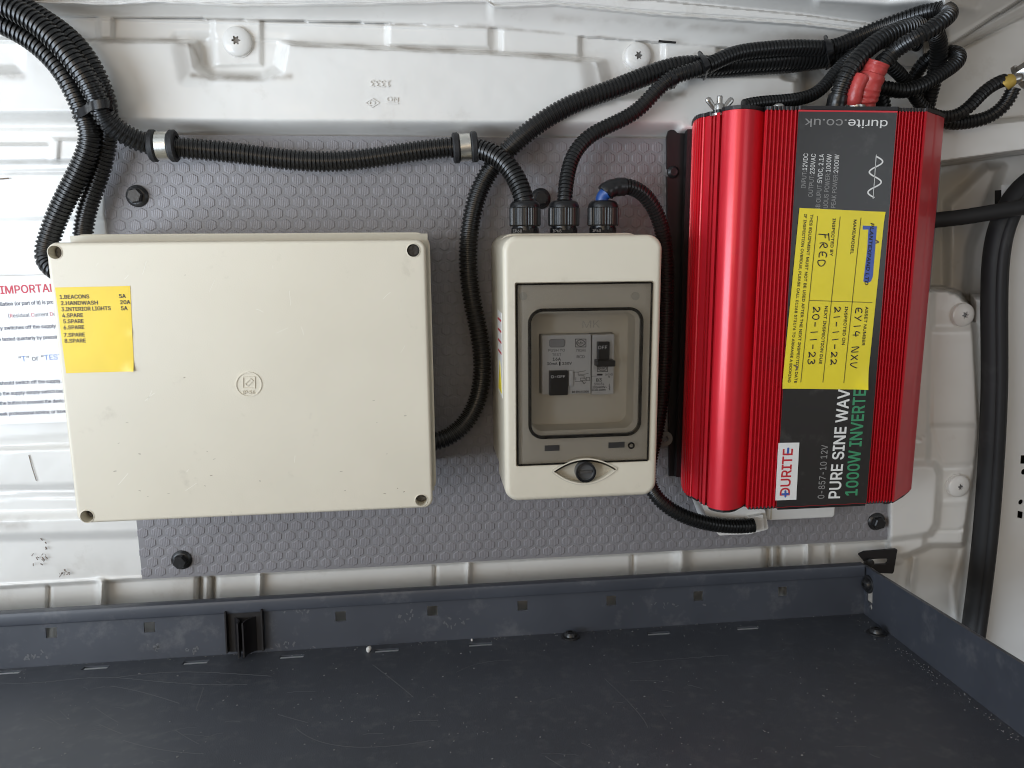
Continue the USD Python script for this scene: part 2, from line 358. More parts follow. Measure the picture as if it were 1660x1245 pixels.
put([(1135, 120), (1268, 118), (1285, 140), (1285, 212), (1100, 214), (1110, 150)], 18, 10)
# left hand part: coves, ledge and seams
ledge = [(-200, 234), (78, 234), (88, 226), (175, 226), (175, 262), (-200, 266)]
put([(-200, 205), (172, 205), (172, 290), (-200, 290)], -2, 9)
put(ledge, 5, 2.6); add([(84, 224), (97, 224), (94, 264), (80, 264)], 1.6, 2.5)
put([(-200, 284), (172, 280), (172, 360), (-200, 362)], -4.5, 4)
groove([(-200, 265), (180, 260)], 1.8, 3.0)
groove([(-200, 359), (180, 356)], 1.6, 2.2); groove([(-200, 281), (180, 276)], 3, 1.0)
put([(-200, 362), (172, 358), (210, 700), (-200, 728)], -6.5, 3)
groove([(-200, 731), (220, 716)], 1.8, 1.6)
put([(-200, 734), (220, 720), (230, 790), (-200, 796)], -4, 3)
groove([(-200, 797), (230, 788)], 3.2, 3.4); groove([(-200, 810), (230, 802)], 1.6, 1.6)
put([(-200, 842), (235, 832), (238, 866), (-200, 876)], -2.5, 9)
# lower flange and recess under it
low = [(-200, 964), (231, 939.5), (1470, 874), (1500, 872), (1500, 1700), (-200, 1700)]
put(low, -12, 2.4)
groove([(-200, 961), (231, 936.5)], 2.5, -1.2)
def lowl(x, d): return (x, np.interp(x, [0, 231, 1470], [952, 939.5, 874]) + d)
for x, w, dd in ((80, 3, 5), (325, 5, 14), (346, 5, 14), (706, 2.5, 5), (1026, 2.5, 6), (1245, 5, 14), (1262, 5, 14), (1345, 4, 6)):
    groove([lowl(x, 4), lowl(x - 3, 120)], w, dd)
for x, w, dd in ((165, 6, 12), (422, 3, 8), (760, 3, 7), (1105, 10, 10), (1310, 4, 8)):
    groove([lowl(x, 4), lowl(x - 3, 120)], w, -dd)
# right hand corner, rail, recess and pillar
put([(1300, 84), (1530, 84), (1700, 10), (1900, -40), (1900, 196), (1480, 205), (1300, 215)], -24, 5)
groove([(1296, 100), (1300, 215)], 3, 3); groove([(1310, 92), (1345, 130), (1350, 215)], 3, 3)
put([(1440, 258), (1900, 232), (1900, 330), (1640, 330), (1600, 480), (1590, 520), (1440, 520)], -75, 4)
put([(1440, 211), (1520, 206), (1900, 168), (1900, 224), (1660, 246), (1520, 266), (1440, 274)], 8, 3.5)
add([(1535, 330), (1600, 270), (1625, 270), (1572, 400), (1566, 478), (1535, 478)], 20, 9)
put([(1440, 466), (1530, 467), (1556, 476), (1574, 498), (1580, 540), (1586, 690), (1584, 760), (1575, 870), (1558, 884), (1520, 905), (1440, 915)], -2, 3)
put([(1575, 478), (1615, 478), (1612, 700), (1604, 900), (1580, 1060), (1520, 1060), (1562, 890), (1582, 760), (1590, 690)], -18, 4)
add([(1440, 466), (1512, 470), (1506, 690), (1502, 800), (1498, 895), (1440, 905)], 5, 5)
put([(1506, 534), (1578, 534), (1586, 690), (1509, 690)], 1.5, 3.5)
groove([(1440, 713), (1490, 712), (1503, 704), (1508, 690), (1584, 689)], 1.6, 1.8)
put([(1512, 692), (1584, 692), (1583, 740), (1574, 749), (1532, 752), (1520, 722)], -1, 3)
put([(1440, 752), (1516, 752), (1524, 770), (1518, 850), (1508, 866), (1440, 876)], 9, 6)
groove([(1528, 757), (1575, 755)], 2.5, 1.5); groove([(1525, 815), (1572, 813)], 3, -1.5)
groove([(1515, 860), (1555, 860), (1570, 850)], 1.8, 1.8)
put([(1462, 905), (1510, 884), (1566, 884), (1548, 1100), (1420, 1100)], -16, 5)
groove([(1482, 905), (1470, 1000)], 5, -5); groove([(1560, 895), (1545, 950), (1550, 1000)], 5, -2)
# door skin beyond the seal
put([(1632, 330), (1900, 330), (1900, 1200), (1590, 1200), (1610, 900), (1634, 500)], -28, 5)
# cant rail, seam ledge and roof
t = np.clip((yc(GX) - GY) / (yc(GX) - ysm(GX)), 0, 1.0); lim = (GX < 1500)
Hh = np.where(lim & (GY < yc(GX)), 8 + 15 * t ** 1.4, Hh)
kk = sstep((ysm(GX) - GY + 1.0) / 2.5); Hh = np.where(lim, Hh + 5 * kk, Hh)
Hh = np.where(lim, Hh - 4 * np.exp(-((GY - ysm(GX) + 5.0) / 1.5) ** 2), Hh)
hd = np.interp(GX, [1500, 1540, 1660, 1900], [86, 74, -4, -140])           # lower edge of the rear header
roof_edge = np.where(GX < 1530, yrf(GX), hd)
zz = 397 - GY; zl = 397 - roof_edge
roofh = 24 + 1000 * 0.33 * np.clip(1 - zl / np.maximum(zz, 1), 0, 1)
Hh = np.where(GY < roof_edge, np.maximum(Hh, roofh), Hh)
Hh += 12 * np.exp(-((ldist(GX, GY, [(1520, 84), (1660, 8), (1900, -130)])) / 11) ** 2)
groove([(1510, 98), (1545, 84), (1660, 26), (1900, -90)], 3.0, 8)
Hh += 7 * np.exp(-((ldist(GX, GY, [(1330, 2), (1440, 8), (1500, 2), (1580, 14)])) / 9) ** 2)
# pressed waviness
Hh += 0.5 * (meshkit.noise(np.stack([GX / 60, GY / 45, 0 * GX], -1), 3) - .5) + 0.18 * (meshkit.noise(np.stack([GX / 17, GY / 14, 0 * GX], -1), 5) - .5)
dirs = np.stack([(GX - W / 2) / F, (H / 2 - GY) / F, np.ones_like(GX)], -1) @ RM
yy = -Hh / 1000.0
pos = CAM + dirs * ((yy - CAM[1]) / dirs[..., 1])[..., None]
def grid_mesh(pos, keep):
    h, w = pos.shape[:2]; i = np.arange(h * w).reshape(h, w)
    a, b, c, d = i[:-1, :-1], i[:-1, 1:], i[1:, 1:], i[1:, :-1]
    k = keep[:-1, :-1]
    f = np.vstack([np.stack([a, d, c], -1)[k], np.stack([a, c, b], -1)[k]])
    m = trimesh.Trimesh(pos.reshape(-1, 3), f, process=False); m.remove_unreferenced_vertices(); return m
is_roof = GY < roof_edge - 3
is_pillar = (GX >= 1476) & ~is_roof
tray_cut = GY < 1.0e9
usd_wall = thing('van_wall', 'white painted pressed steel inner side of the van behind all the equipment', 'wall', kind='structure')
wm = grid_mesh(pos, ~is_roof & (GX < 1476))
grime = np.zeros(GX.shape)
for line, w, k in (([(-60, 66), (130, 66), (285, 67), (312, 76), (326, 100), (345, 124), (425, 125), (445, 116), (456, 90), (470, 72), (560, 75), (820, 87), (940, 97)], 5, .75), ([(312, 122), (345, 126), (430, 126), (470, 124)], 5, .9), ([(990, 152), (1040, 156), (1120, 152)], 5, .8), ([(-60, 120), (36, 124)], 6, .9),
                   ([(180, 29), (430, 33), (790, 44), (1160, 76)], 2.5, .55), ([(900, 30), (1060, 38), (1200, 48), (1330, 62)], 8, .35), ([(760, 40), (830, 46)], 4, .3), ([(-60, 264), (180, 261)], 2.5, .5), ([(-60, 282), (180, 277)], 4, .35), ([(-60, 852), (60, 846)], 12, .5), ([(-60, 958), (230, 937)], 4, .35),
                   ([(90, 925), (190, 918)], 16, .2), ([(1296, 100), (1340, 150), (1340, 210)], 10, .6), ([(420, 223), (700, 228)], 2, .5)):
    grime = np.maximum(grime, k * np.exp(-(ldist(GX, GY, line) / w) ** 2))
keep = np.zeros(GX.shape, bool); kq = (~is_roof & (GX < 1476))[:-1, :-1]
for a_ in (0, 1):
    for b_ in (0, 1): keep[a_:GX.shape[0] - 1 + a_, b_:GX.shape[1] - 1 + b_] |= kq
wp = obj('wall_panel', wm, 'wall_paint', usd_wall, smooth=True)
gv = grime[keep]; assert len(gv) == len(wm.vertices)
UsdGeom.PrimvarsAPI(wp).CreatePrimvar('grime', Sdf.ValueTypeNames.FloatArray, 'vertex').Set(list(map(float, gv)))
rp = thing('rear_pillar', 'white painted rear door pillar with rail and recess right of the red inverter', 'pillar', kind='structure')
obj('pillar_panel', grid_mesh(pos, is_pillar), 'white_paint', rp, smooth=True)
rf = thing('van_roof', 'white painted underside of the van roof along the top of the picture', 'roof', kind='structure')
obj('roof_panel', grid_mesh(pos, GY < roof_edge), 'white_paint', rf, smooth=True)
zr = pos[0, :, 2].max()
obj('roof_skin', box(-1.6, 1.6, -1.2, -0.13, zr + .012, zr + .016), 'white_paint', rf)
# embossed part stamp, upside down, on the upper field
SY = -0.0183
stamp = [lettering('1333', (632, 131), (600, 130), 10, SY, depth=.0006), lettering('NO', (645, 158), (627, 157), 7, SY, depth=.0005),
         ribbon([(592, 167), (603, 160), (614, 167), (603, 174), (592, 167)], 1.6, SY, depth=.0005), ribbon([(599, 164), (607, 164), (607, 170), (599, 170), (599, 164)], 1.5, SY, depth=.0005), ribbon([(626, 167), (645, 168)], 1.4, SY, depth=.0004)]
obj('embossed_stamp', stamp, 'white_paint', usd_wall)
obj('vent_slot', prism(poly_px([(1068, 65), (1096, 67.5), (1095, 71), (1067, 69)], -.0148), -.0154, -.0148), 'dark_hole', usd_wall)

# chipped paint and scratches on the left lower wall
sc = [ribbon([(47, 738), (52, 757), (59, 779)], 1.3, .0035)]
for _ in range(16):
    x, y = rng.normal(68, 9), rng.normal(903, 12); sc.append(ribbon([(x, y), (x + rng.uniform(-3, 3), y + rng.uniform(1, 4))], rng.uniform(.8, 2.2), .0062))
for _ in range(16):
    x, y = rng.normal(104, 6), rng.normal(930, 3); sc.append(ribbon([(x, y), (x + rng.uniform(-3, 3), y + rng.uniform(-2, 2))], rng.uniform(.6, 1.4), .0060))
sc.append(ribbon([(-10, 291), (14, 289)], 2.0, .003))
obj('paint_chip', sc, 'brown_dirt', usd_wall, kind='stuff', label='dark chips and scratches in the white paint')

# torx pan bolts holding the panels
def star(r, n=6):
    a = np.linspace(0, 2 * np.pi, 72, endpoint=False); rad = r * (0.82 + 0.2 * np.cos(n * a)); return Polygon(np.c_[rad * np.cos(a), rad * np.sin(a)])
def torx(name, label, px, py, y):
    s = mpp(y, px, py); r = 23 * s; c = P(px, py, y)
    t = thing(name, label, 'bolt', c, 'white painted star-socket bolts in the van body')
    prof = [(0, -.002), (r, -.002), (r, .0012), (r * .97, .002)] + [(r * math.cos(a), (.002 + .0034 * math.sin(a))) for a in np.linspace(.25, 1.5, 9)] + [(0, .0054)]
    d = mani(revolve(prof, c, (0, -1, 0), 48)); k = prism(affinity.translate(star(r * .31), c[0], c[2]), c[1] - .02, c[1] - .0026)
    kk = mani(k)
    obj('bolt_head', d - kk, 'bolt_white', t, smooth=30)
    obj('socket', prism(affinity.translate(star(r * .30), c[0], c[2]), c[1] - .0030, c[1] - .0024), 'steel_dark', t)
    obj('washer', revolve([(r * .9, -.003), (r * 1.05, -.003), (r * 1.05, .0), (r * .9, .0), (r * .9, -.003)], c, (0, -1, 0), 40), 'bolt_white', t)
    return t, c
TB, _ = torx('star_bolt', 'white star-socket bolt in the pocket near the top left, above the horizontal conduit', 385, 68, -.0065)
for px, py, y, lab in ((1033, 92, -.0045, 'white star-socket bolt in the pocket just above the conduits near the top middle'),
                       (1559, 510, .0015, 'upper white star-socket bolt on the grey pillar plate right of the inverter'),
                       (1552, 787, .0005, 'lower white star-socket bolt on the pillar plate right of the inverter')):
    dup(TB, 'star_bolt', lab, P(px, py, y), (0, rng.uniform(0, 60), 0))

# black rubber seal of the door opening, and the door beyond it
t = thing('door_seal', 'thick black rubber seal running down the rear door opening', 'door seal')
pts = [(1760, 262, -.0), (1690, 285, -.004), (1650, 318, -.006), (1624, 370, -.008), (1613, 440, -.008), (1612, 600, -.008), (1608, 720, -.008), (1598, 860, -.006), (1580, 1010, -.004), (1560, 1150, -.002)]
obj('seal_strip', hose(pts, .0108, .006, 20), 'black_rubber', t)
obj('seal_lip', hose([(a + 10, b + 5, y - .0085) for a, b, y in pts], .0052, .006, 12), 'black_rubber', t)
t = thing('rear_door', 'white inner skin of the rear door with small punched holes, far right', 'door', kind=None)
DY = .012
dp = poly_px([(1625, 300), (1900, 280), (1900, 1200), (1575, 1200), (1600, 900), (1622, 500)], DY)
hl = [poly_px(q, DY) for q in ([(1655, 738), (1668, 738), (1668, 752), (1654, 752)], [(1650, 828), (1659, 830), (1658, 841), (1649, 839)])] + [disc_px(1660, 765, 5, DY), disc_px(1655, 814, 4.5, DY)]
dpc = dp
for h_ in hl: dpc = dpc.difference(h_)
obj('door_skin', prism(dpc, DY, DY + .0012), 'white_door', t)
obj('door_cavity', prism(dp.buffer(-.004), DY + .014, DY + .0145), 'dark_hole', t)

# ================================================================ BOARD
bx0 = (P(168, 318)[0] + P(231, 938)[0]) / 2; bx1 = P(1471.5, 873)[0]; bz1 = P(600, 221)[2]; bz0 = (P(231, 938.5)[2] + P(1470, 873.5)[2]) / 2
board = thing('mounting_board', 'grey phenolic faced board with raised hexagon tread, screwed to the van side', 'board', ((bx0 + bx1) / 2, 0, bz0))
obj('board_sheet', box(bx0, bx1, 0, .0062, bz0, bz1), 'board_grey', board)
cut = box(bx0 - .0004, bx1 + .0004, .0012, .0050, bz0 - .0004, bz0 + .001)
obj('board_edge', cut, 'underside', board)
PX, PZ = .0115, .00875
def hexa(cx, cz, rx, rz, h):
    a = np.radians(np.arange(6) * 60 + 90); o = np.c_[cx + rx * np.cos(a) * 1.1547, np.full(6, -.00002), cz + rz * np.sin(a)]
    i = np.c_[cx + (rx - .0008) * np.cos(a) * 1.1547, np.full(6, -h), cz + (rz - .0008) * np.sin(a)]
    v = np.vstack([o, i, [[cx, -h, cz]]]); f = []
    for j in range(6):
        k = (j + 1) % 6; f += [(j, k, 6 + k), (j, 6 + k, 6 + j), (12, 6 + j, 6 + k)]
    return v, np.array(f)
vs, fs, n0 = [], [], 0
row = 0; z = bz0 + .0062
while z < bz1 - .003:
    x = bx0 + .004 + (PX / 2 if row % 2 else 0)
    while x < bx1 - .004:
        v, f = hexa(x, z, .0044, .0048, .00042); vs.append(v); fs.append(f[:, [0, 1, 2]] + n0); n0 += len(v); x += PX
    z += PZ; row += 1
hm = trimesh.Trimesh(np.vstack(vs), np.vstack(fs), process=False)
if hm.face_normals[2][1] > 0: hm.invert()
obj('hexagon_tread', hm, 'hex_grey', board, smooth=False, kind='stuff')

# hex flange bolts on the board
def hexbolt(label, px, py, y=0.0):
    s = mpp(y, px, py); c = P(px, py, y); t = thing('hex_bolt', label, 'bolt', c, 'black hexagon flange bolts in the grey board')
    R = 17.5 * s
    obj('flange', revolve([(0, 0), (R, 0), (R, .0012), (R * .8, .0026), (R * .68, .003), (0, .003)], c, (0, -1, 0), 36), 'bolt_black', t)
    a = np.radians(np.arange(6) * 60 + 12); r = 12.0 * s
    rings = [np.c_[c[0] + r * k * np.cos(a), np.full(6, c[1] - d), c[2] + r * k * np.sin(a)] for k, d in ((1, .0028), (1, .0072), (.86, .0082))]
    obj('head', loft(rings), 'bolt_black', t, smooth=False)
    return t, c
HB, c0 = hexbolt('black hexagon bolt in the board at its upper left, below the first pipe clip', 223, 318)
for px, py, lab in ((295, 907, 'black hexagon bolt in the board at its lower left, under the big cream box'), (1420, 845, 'black hexagon bolt in the board at its lower right, under the inverter corner'), (876, 322, 'black bolt in the board half hidden behind the first cable gland')):
    dup(HB, 'hex_bolt', lab, P(px, py, 0), (0, rng.uniform(-25, 25), 0))

# ================================================================ PAPER NOTICE
NY = .0015
t = thing('paper_notice', 'white printed safety notice stuck on the wall, half hidden behind the big cream box', 'notice', P(30, 690, NY))
obj('sheet', prism(poly_px([(-330, 458), (130, 444), (140, 683), (-330, 701)], NY), NY, NY + .0004), 'paper', t)
obj('heading', lettering('IMPORTANT', (1, 476.5), (104, 472), 12.5, NY, bold=True), 'notice_red', t)
body = [('installation (or part of it) is protected by', (-15, 496.5), (119, 491), 5.6), ('ly switches off the supply', (-1, 535), (91, 531), 5.6), ('e tested quarterly by pressing', (-2, 553), (99, 548.5), 5.6),
        ('should switch off the supply.', (0, 624), (100, 620), 5.6), ('e the supply simply switch back', (-1, 641), (108, 636), 5.6), ('the button is pressed the device', (0, 656.5), (108, 652), 5.6), ('seek professional advice, or have', (-3, 674), (108, 669), 5.6)]
obj('body_text', [lettering(a, b, c, d + .2, NY, bold=True) for a, b, c, d in body], 'notice_text', t)
rs = lettering(['(', 'R', 'esidual ', 'C', 'urrent ', 'D', 'evice)'], (14, 515), (109, 511), 6.2, NY)
obj('body_text', [rs[0], rs[2], rs[4], rs[6]], 'notice_text', t); obj('initials', [rs[1], rs[3], rs[5]], 'notice_red', t)
ts = lettering(['“', 'T', '” or “', 'TEST', '”'], (31, 586), (107, 582), 8.5, NY)
obj('body_text', [ts[0], ts[2], ts[4]], 'notice_text', t); obj('initials', [ts[1], ts[3]], 'notice_blue', t)

# ================================================================ BIG CREAM BOX
FY = -.115
x0 = (P(76, 400, FY)[0] + P(122, 840, FY)[0]) / 2; x1 = (P(692, 390, FY)[0] + P(700, 818, FY)[0]) / 2
z1 = P(385, 391, FY)[2]; z0 = P(420, 836, FY)[2]
t = thing('junction_box', 'large cream plastic junction box with a yellow circuit list on its lid', 'junction box', ((x0 + x1) / 2, 0, z0))
obj('box_body', rbox(x0 + .003, x1 + .003, FY + .026, -.0006, z0 + .002, z1 + .0055, .010, .0015), 'cream_plastic', t)
lid = mani(rbox(x0, x1, FY, FY + .0245, z0, z1, .0065, .0022))
screws = [(89, 409), (670, 406), (683, 811), (141, 837)]
for px, py in screws:
    c = P(px, py, FY); lid = lid - mani(revolve([(0, -.016), (.0042, -.016), (.0042, .01), (0, .01)], c, (0, -1, 0), 28))
obj('lid', lid, 'cream_plastic', t, smooth=25)
obj('lid_seam', box(x0 + .005, x1 + .0015, FY + .0246, FY + .0259, z0 + .005, z1 + .0045), 'cream_shadow', t)
for i, (px, py) in enumerate(screws):
    c = P(px, py, FY); rim = revolve([(.0042, -.0002), (.0048, -.0002), (.0047, .0003), (.0043, .0004), (.0042, -.0002)], c, (0, -1, 0), 28)
    obj('screw_well', rim, 'cream_plastic', t)
    d = .0035 if i == 1 else .011
    s = mani(revolve([(0, -.002), (.0040, -.002), (.0040, .001), (.0035, .002), (0, .002)], c + V(0, d, 0), (0, -1, 0), 24))
    s = s - mani(box(c[0] - .003, c[0] + .003, c[1] + d - .01, c[1] + d - .001, c[2] - .0006, c[2] + .0006)) - mani(box(c[0] - .0006, c[0] + .0006, c[1] + d - .01, c[1] + d - .001, c[2] - .003, c[2] + .003))
    obj('screw', s, 'bolt_black' if i == 1 else 'steel_dark', t, label='black cross-head screw nearly flush with the lid' if i == 1 else None)
LY = FY - .0002
def sticker(c, y, lifts, nx=26, ny=36):
    a, b, cc, d = [P(*q, y) for q in c]; u, v = np.meshgrid(np.linspace(0, 1, nx), np.linspace(0, 1, ny))
    u, v = u[..., None], v[..., None]; g = (a * (1 - u) + b * u) * (1 - v) + (d * (1 - u) + cc * u) * v
    for cu_, cv_, rad, hgt in lifts:
        q = np.clip(1 - np.hypot(u - cu_, (v - cv_) * ny / nx) / rad, 0, 1); g = g + q ** 2 * hgt * V(0, -1, 0)
    m = grid_mesh(g, np.ones((ny, nx), bool)); return m if m.face_normals[:, 1].mean() < 0 else (m.invert() or m)
yl = obj('circuit_list', sticker([(89, 466), (211, 463.5), (217.5, 602), (107, 605)], LY, [(1, 1, .22, .0016), (1, .55, .12, .0004)]), 'label_yellow', t, label='yellow sticker listing eight circuits')
rows = [('1.BEACONS', (97, 484.5), (145, 483.5)), ('2.HANDWASH', (99, 494.5), (159, 493.5)), ('3.INTERIOR LIGHTS', (100, 504.5), (180, 502.5)), ('4.SPARE', (101, 514.5), (135, 513.8)), ('5.SPARE', (103, 524), (136, 523.5)),
        ('6.SPARE', (103.5, 534), (137, 533.2)), ('7.SPARE', (104, 546), (138, 545.3)), ('8.SPARE', (105, 555.5), (139.5, 555)), ('5A', (193.5, 483), (204, 482.8)), ('20A', (195, 493), (211.5, 492.6)), ('5A', (196.5, 502.8), (207, 502.5))]
obj('lettering', [lettering(a, b, c, 6.1, LY, bold=True) for a, b, c in rows], 'print_black', yl)
em = [ribbon([(403.5 + 20.5 * math.cos(a), 623 + 19.5 * math.sin(a)) for a in np.linspace(0, 2 * math.pi, 40)], 1.3, FY, depth=.0005, lift=0), ribbon([(394, 611), (413, 611), (413, 629), (394, 629), (394, 611)], 1.5, FY, depth=.0005, lift=0),
      ribbon([(397, 622), (401, 626), (410, 617), (406, 614), (398, 621)], 1.6, FY, depth=.0005, lift=0), lettering('IP·56', (393.5, 639), (413, 638.5), 6.2, FY, depth=.0005, lift=0)]
obj('moulded_mark', em, 'cream_plastic', t)
scf = []
for _ in range(18):
    x, y = rng.uniform(130, 680), rng.uniform(420, 820); a = rng.normal(-1.0, .5); L = rng.uniform(2, 26)
    scf.append(ribbon([(x, y), (x + L * math.cos(a) * .5, y + L * math.sin(a) * .5), (x + L * math.cos(a), y + L * math.sin(a) + rng.normal(0, 1))], rng.uniform(.35, .8), FY, depth=.00004, lift=.00003))
mat('cream_scratch', (.80, .76, .66), .5); mat('cream_speck', (.33, .28, .21), .6)
obj('scratch', scf, 'cream_scratch', t, kind='stuff', label='fine pale scratches on the lid')
spk = []
for _ in range(26):
    x, y = rng.uniform(120, 690), 830 - abs(rng.normal(0, 170));
    if y < 410 or x < 95 + (y - 400) * .11: continue
    spk.append(ribbon([(x, y), (x + rng.uniform(.3, 4), y + rng.uniform(-1, 1))], rng.uniform(.5, 1.3), FY, depth=.00004, lift=.00003))
obj('speck', spk, 'cream_speck', t, kind='stuff', label='small dark marks on the lid')

# ================================================================ CONSUMER UNIT
UY = -.105
x0 = (P(815, 388, UY)[0] + P(819, 805, UY)[0]) / 2; x1 = (P(1075, 400, UY)[0] + P(1064, 800, UY)[0]) / 2; z1 = P(945, 381, UY)[2]; z0 = P(940, 809, UY)[2]
cu = thing('consumer_unit', 'small cream switch enclosure with smoked window and breakers inside', 'switch box', ((x0 + x1) / 2, 0, z0))
obj('back_box', rbox(x0 + .001, x1 - .001, -.056, -.0006, z0 + .004, z1 + .002, .012, .0015), 'cream_plastic', cu)
mid = rbox(x0 + .0025, x1 - .0025, -.0575, -.0562, z0 + .005, z1 - .001, .010, .0002)
obj('joint_gasket', mid, 'cream_shadow', cu)
cover = mani(rbox(x0, x1, UY, -.0578, z0, z1, .0105, .004, 10))
def rrp(px0, px1, py0, py1, y, r):
    a, b = P(px0, py1, y), P(px1, py0, y); return rr(a[0], b[0], a[2], b[2], r, 8)
def qrect(c0, c1, y):               # axis aligned rectangle from two photo corners
    a, b = P(*c0, y), P(*c1, y); return min(a[0], b[0]), max(a[0], b[0]), min(a[2], b[2]), max(a[2], b[2])
wx0 = (P(834, 457, UY)[0] + P(837, 755, UY)[0]) / 2; wx1 = (P(1058, 455, UY)[0] + P(1053, 746, UY)[0]) / 2; wz1 = P(945, 456.5, UY)[2]; wz0 = P(945, 752, UY)[2]
# shallow seat for the window, then the well through the cover
seat = prism(Polygon(rr(wx0, wx1, wz0, wz1, .0012)), UY - .01, UY + .0035)
ox0, ox1, oz0, oz1 = qrect((862, 703), (1034, 505), UY)
well = prism(Polygon(rr(ox0, ox1, oz0, oz1, .008)), UY - .02, -.05)
ex = P(948, 762, UY)
eye = Polygon([(ex[0] + (a / 50) * 50 * mpp(UY), ex[2] + (h_) * mpp(UY)) for a, h_ in
               [(x, 18 * (1 - (x / 52) ** 2)) for x in np.linspace(-52, 52, 25)] + [(x, -22 * (1 - (x / 52) ** 2)) for x in np.linspace(52, -52, 25)[1:-1]]])
eyecut = prism(eye, UY - .02, UY + .006)
cover = cover - mani(seat) - mani(well) - mani(eyecut)
obj('front_cover', cover, 'cream_plastic', cu, smooth=25)
rim = eye.buffer(.0011).difference(eye.buffer(.0001))
rimo = obj('latch_rim', prism(rim, UY - .0008, UY + .004), 'cream_plastic', cu)
arc = eye.buffer(.0002).difference(affinity.translate(eye.buffer(.0002), 0, -.0013)); 
obj('lip_edge', prism(arc, UY - .0012, UY - .0002), 'smoked_dark', rimo)
obj('lip_edge', prism(eye.buffer(.0018).difference(eye.buffer(.0012)), UY - .0004, UY + .0001), 'cream_shadow', rimo)
# well liner and recessed fascia
fz = -.080
liner = Polygon(rr(ox0 - .0012, ox1 + .0012, oz0 - .0012, oz1 + .0012, .009)).difference(Polygon(rr(ox0 + .0006, ox1 - .0006, oz0 + .0006, oz1 - .0006, .0075)))
obj('well_liner', prism(liner, UY + .0045, fz), 'cream_plastic', cu)
dx0, dx1, dz0, dz1 = qrect((878, 640), (996.5, 542), -.088)
plate = Polygon(rr(ox0 - .001, ox1 + .001, oz0 - .001, oz1 + .001, .008)).difference(sbox(dx0 - .0006, dz0 - .0004, dx1 + .0006, dz1 + .0006))
obj('fascia', prism(plate, fz, fz + .002), 'cream_plastic', cu)
zs = P(940, 700, fz)[2]
# smoked hinged window
frame = Polygon(rr(wx0 + .0006, wx1 - .0006, wz0 + .0006, wz1 - .0006, .0016))
fx0, fx1, fz0, fz1 = qrect((856, 711), (1042, 497), UY)
inner = Polygon(rr(fx0, fx1, fz0, fz1, .0105)); inner2 = Polygon(rr(fx0 + .0022, fx1 - .0022, fz0 + .0022, fz1 - .0022, .0085))
wing_eye = eye.buffer(.0012)
win = obj('window', prism(frame.difference(wing_eye), UY - .0004, UY + .0024), 'smoked', cu, label='smoked clear plastic hinged window')
obj('window_ridge', prism(inner.difference(inner2), UY - .0030, UY - .0005), 'smoked_dark', win)
edge = frame.difference(frame.buffer(-.0013)).difference(wing_eye)
obj('window_edge', prism(edge, UY - .0012, UY - .0005), 'smoked_dark', win)
ctop = frame.difference(sbox(wx0, wz0, wx1, wz1 - .006)); 
for a in (848, 1030):
    obj('hinge_pin', revolve([(0, 0), (.0030, 0), (.0030, .0006), (0, .0006)], P(a, 480, UY + .0034), (0, -1, 0), 18), 'cream_shadow', win)
obj('catch', box(*qrect((884, 733), (908, 723), UY)[:2], UY + .0026, UY + .0033, *qrect((884, 733), (908, 723), UY)[2:]), 'steel_dark', win)
obj('catch', [box(*qrect((988, 728), (1014, 718), UY)[:2], UY + .0026, UY + .0033, *qrect((988, 728), (1014, 718), UY)[2:])], 'steel_dark', win)
obj('catch_pin', revolve([(.0014, 0), (.0026, 0), (.0026, .001), (.0014, .001), (.0014, 0)], P(1023, 722, UY - .0005), (0, -1, 0), 18), 'smoked_dark', win)
obj('moulded_mark', lettering('MK', (944, 532), (972, 531), 12, UY - .0004, depth=.0003, lift=0), 'smoked', win)
# latch knob
kc = P(947, 762, UY + .004)
obj('latch_pocket', prism(eye.buffer(-.0002), UY + .0058, UY + .0066), 'cream_shadow', cu)
lk = obj('latch_knob', revolve([(0, 0), (.0076, 0), (.0078, .004), (.0072, .0062), (.0062, .0062), (.0058, .003), (0, .003)], kc, (0, -1, 0), 32), 'knob_grey', cu)
obj('knob_ring', revolve([(.0060, .0060), (.0076, .0058), (.0076, .0068), (.0066, .0070), (.0060, .0060)], kc, (0, -1, 0), 32), 'black_smooth', lk)
obj('knob_slot', [box(kc[0] - .0046, kc[0] + .0046, kc[1] - .0056, kc[1] - .0031, kc[2] - .0008, kc[2] + .0008)], 'steel', lk)
# warning sticker on the left flank
st = obj('side_sticker', box(x0 - .0003, x0, -.094, -.064, P(800, 640, -.08)[2], P(800, 505, -.08)[2]), 'print_white', cu, label='white warning sticker with red lines on the left flank')
zz0, zz1 = P(800, 640, -.08)[2], P(800, 585, -.08)[2]
tri = trimesh.Trimesh([(x0 - .0006, -.091, zz0 + .003), (x0 - .0006, -.067, zz0 + .003), (x0 - .0006, -.079, zz1), (x0 - .0003, -.091, zz0 + .003), (x0 - .0003, -.067, zz0 + .003), (x0 - .0003, -.079, zz1)], [(0, 2, 1), (3, 4, 5), (0, 1, 4), (0, 4, 3), (1, 2, 5), (1, 5, 4), (2, 0, 3), (2, 3, 5)])
obj('warning_triangle', tri, 'sticker_yellow', st, smooth=False)
obj('red_line', [box(x0 - .0005, x0 - .0003, -.091, -.067, zz1 + .006 + k * .008, zz1 + .0075 + k * .008) for k in range(4)], 'print_red', st)
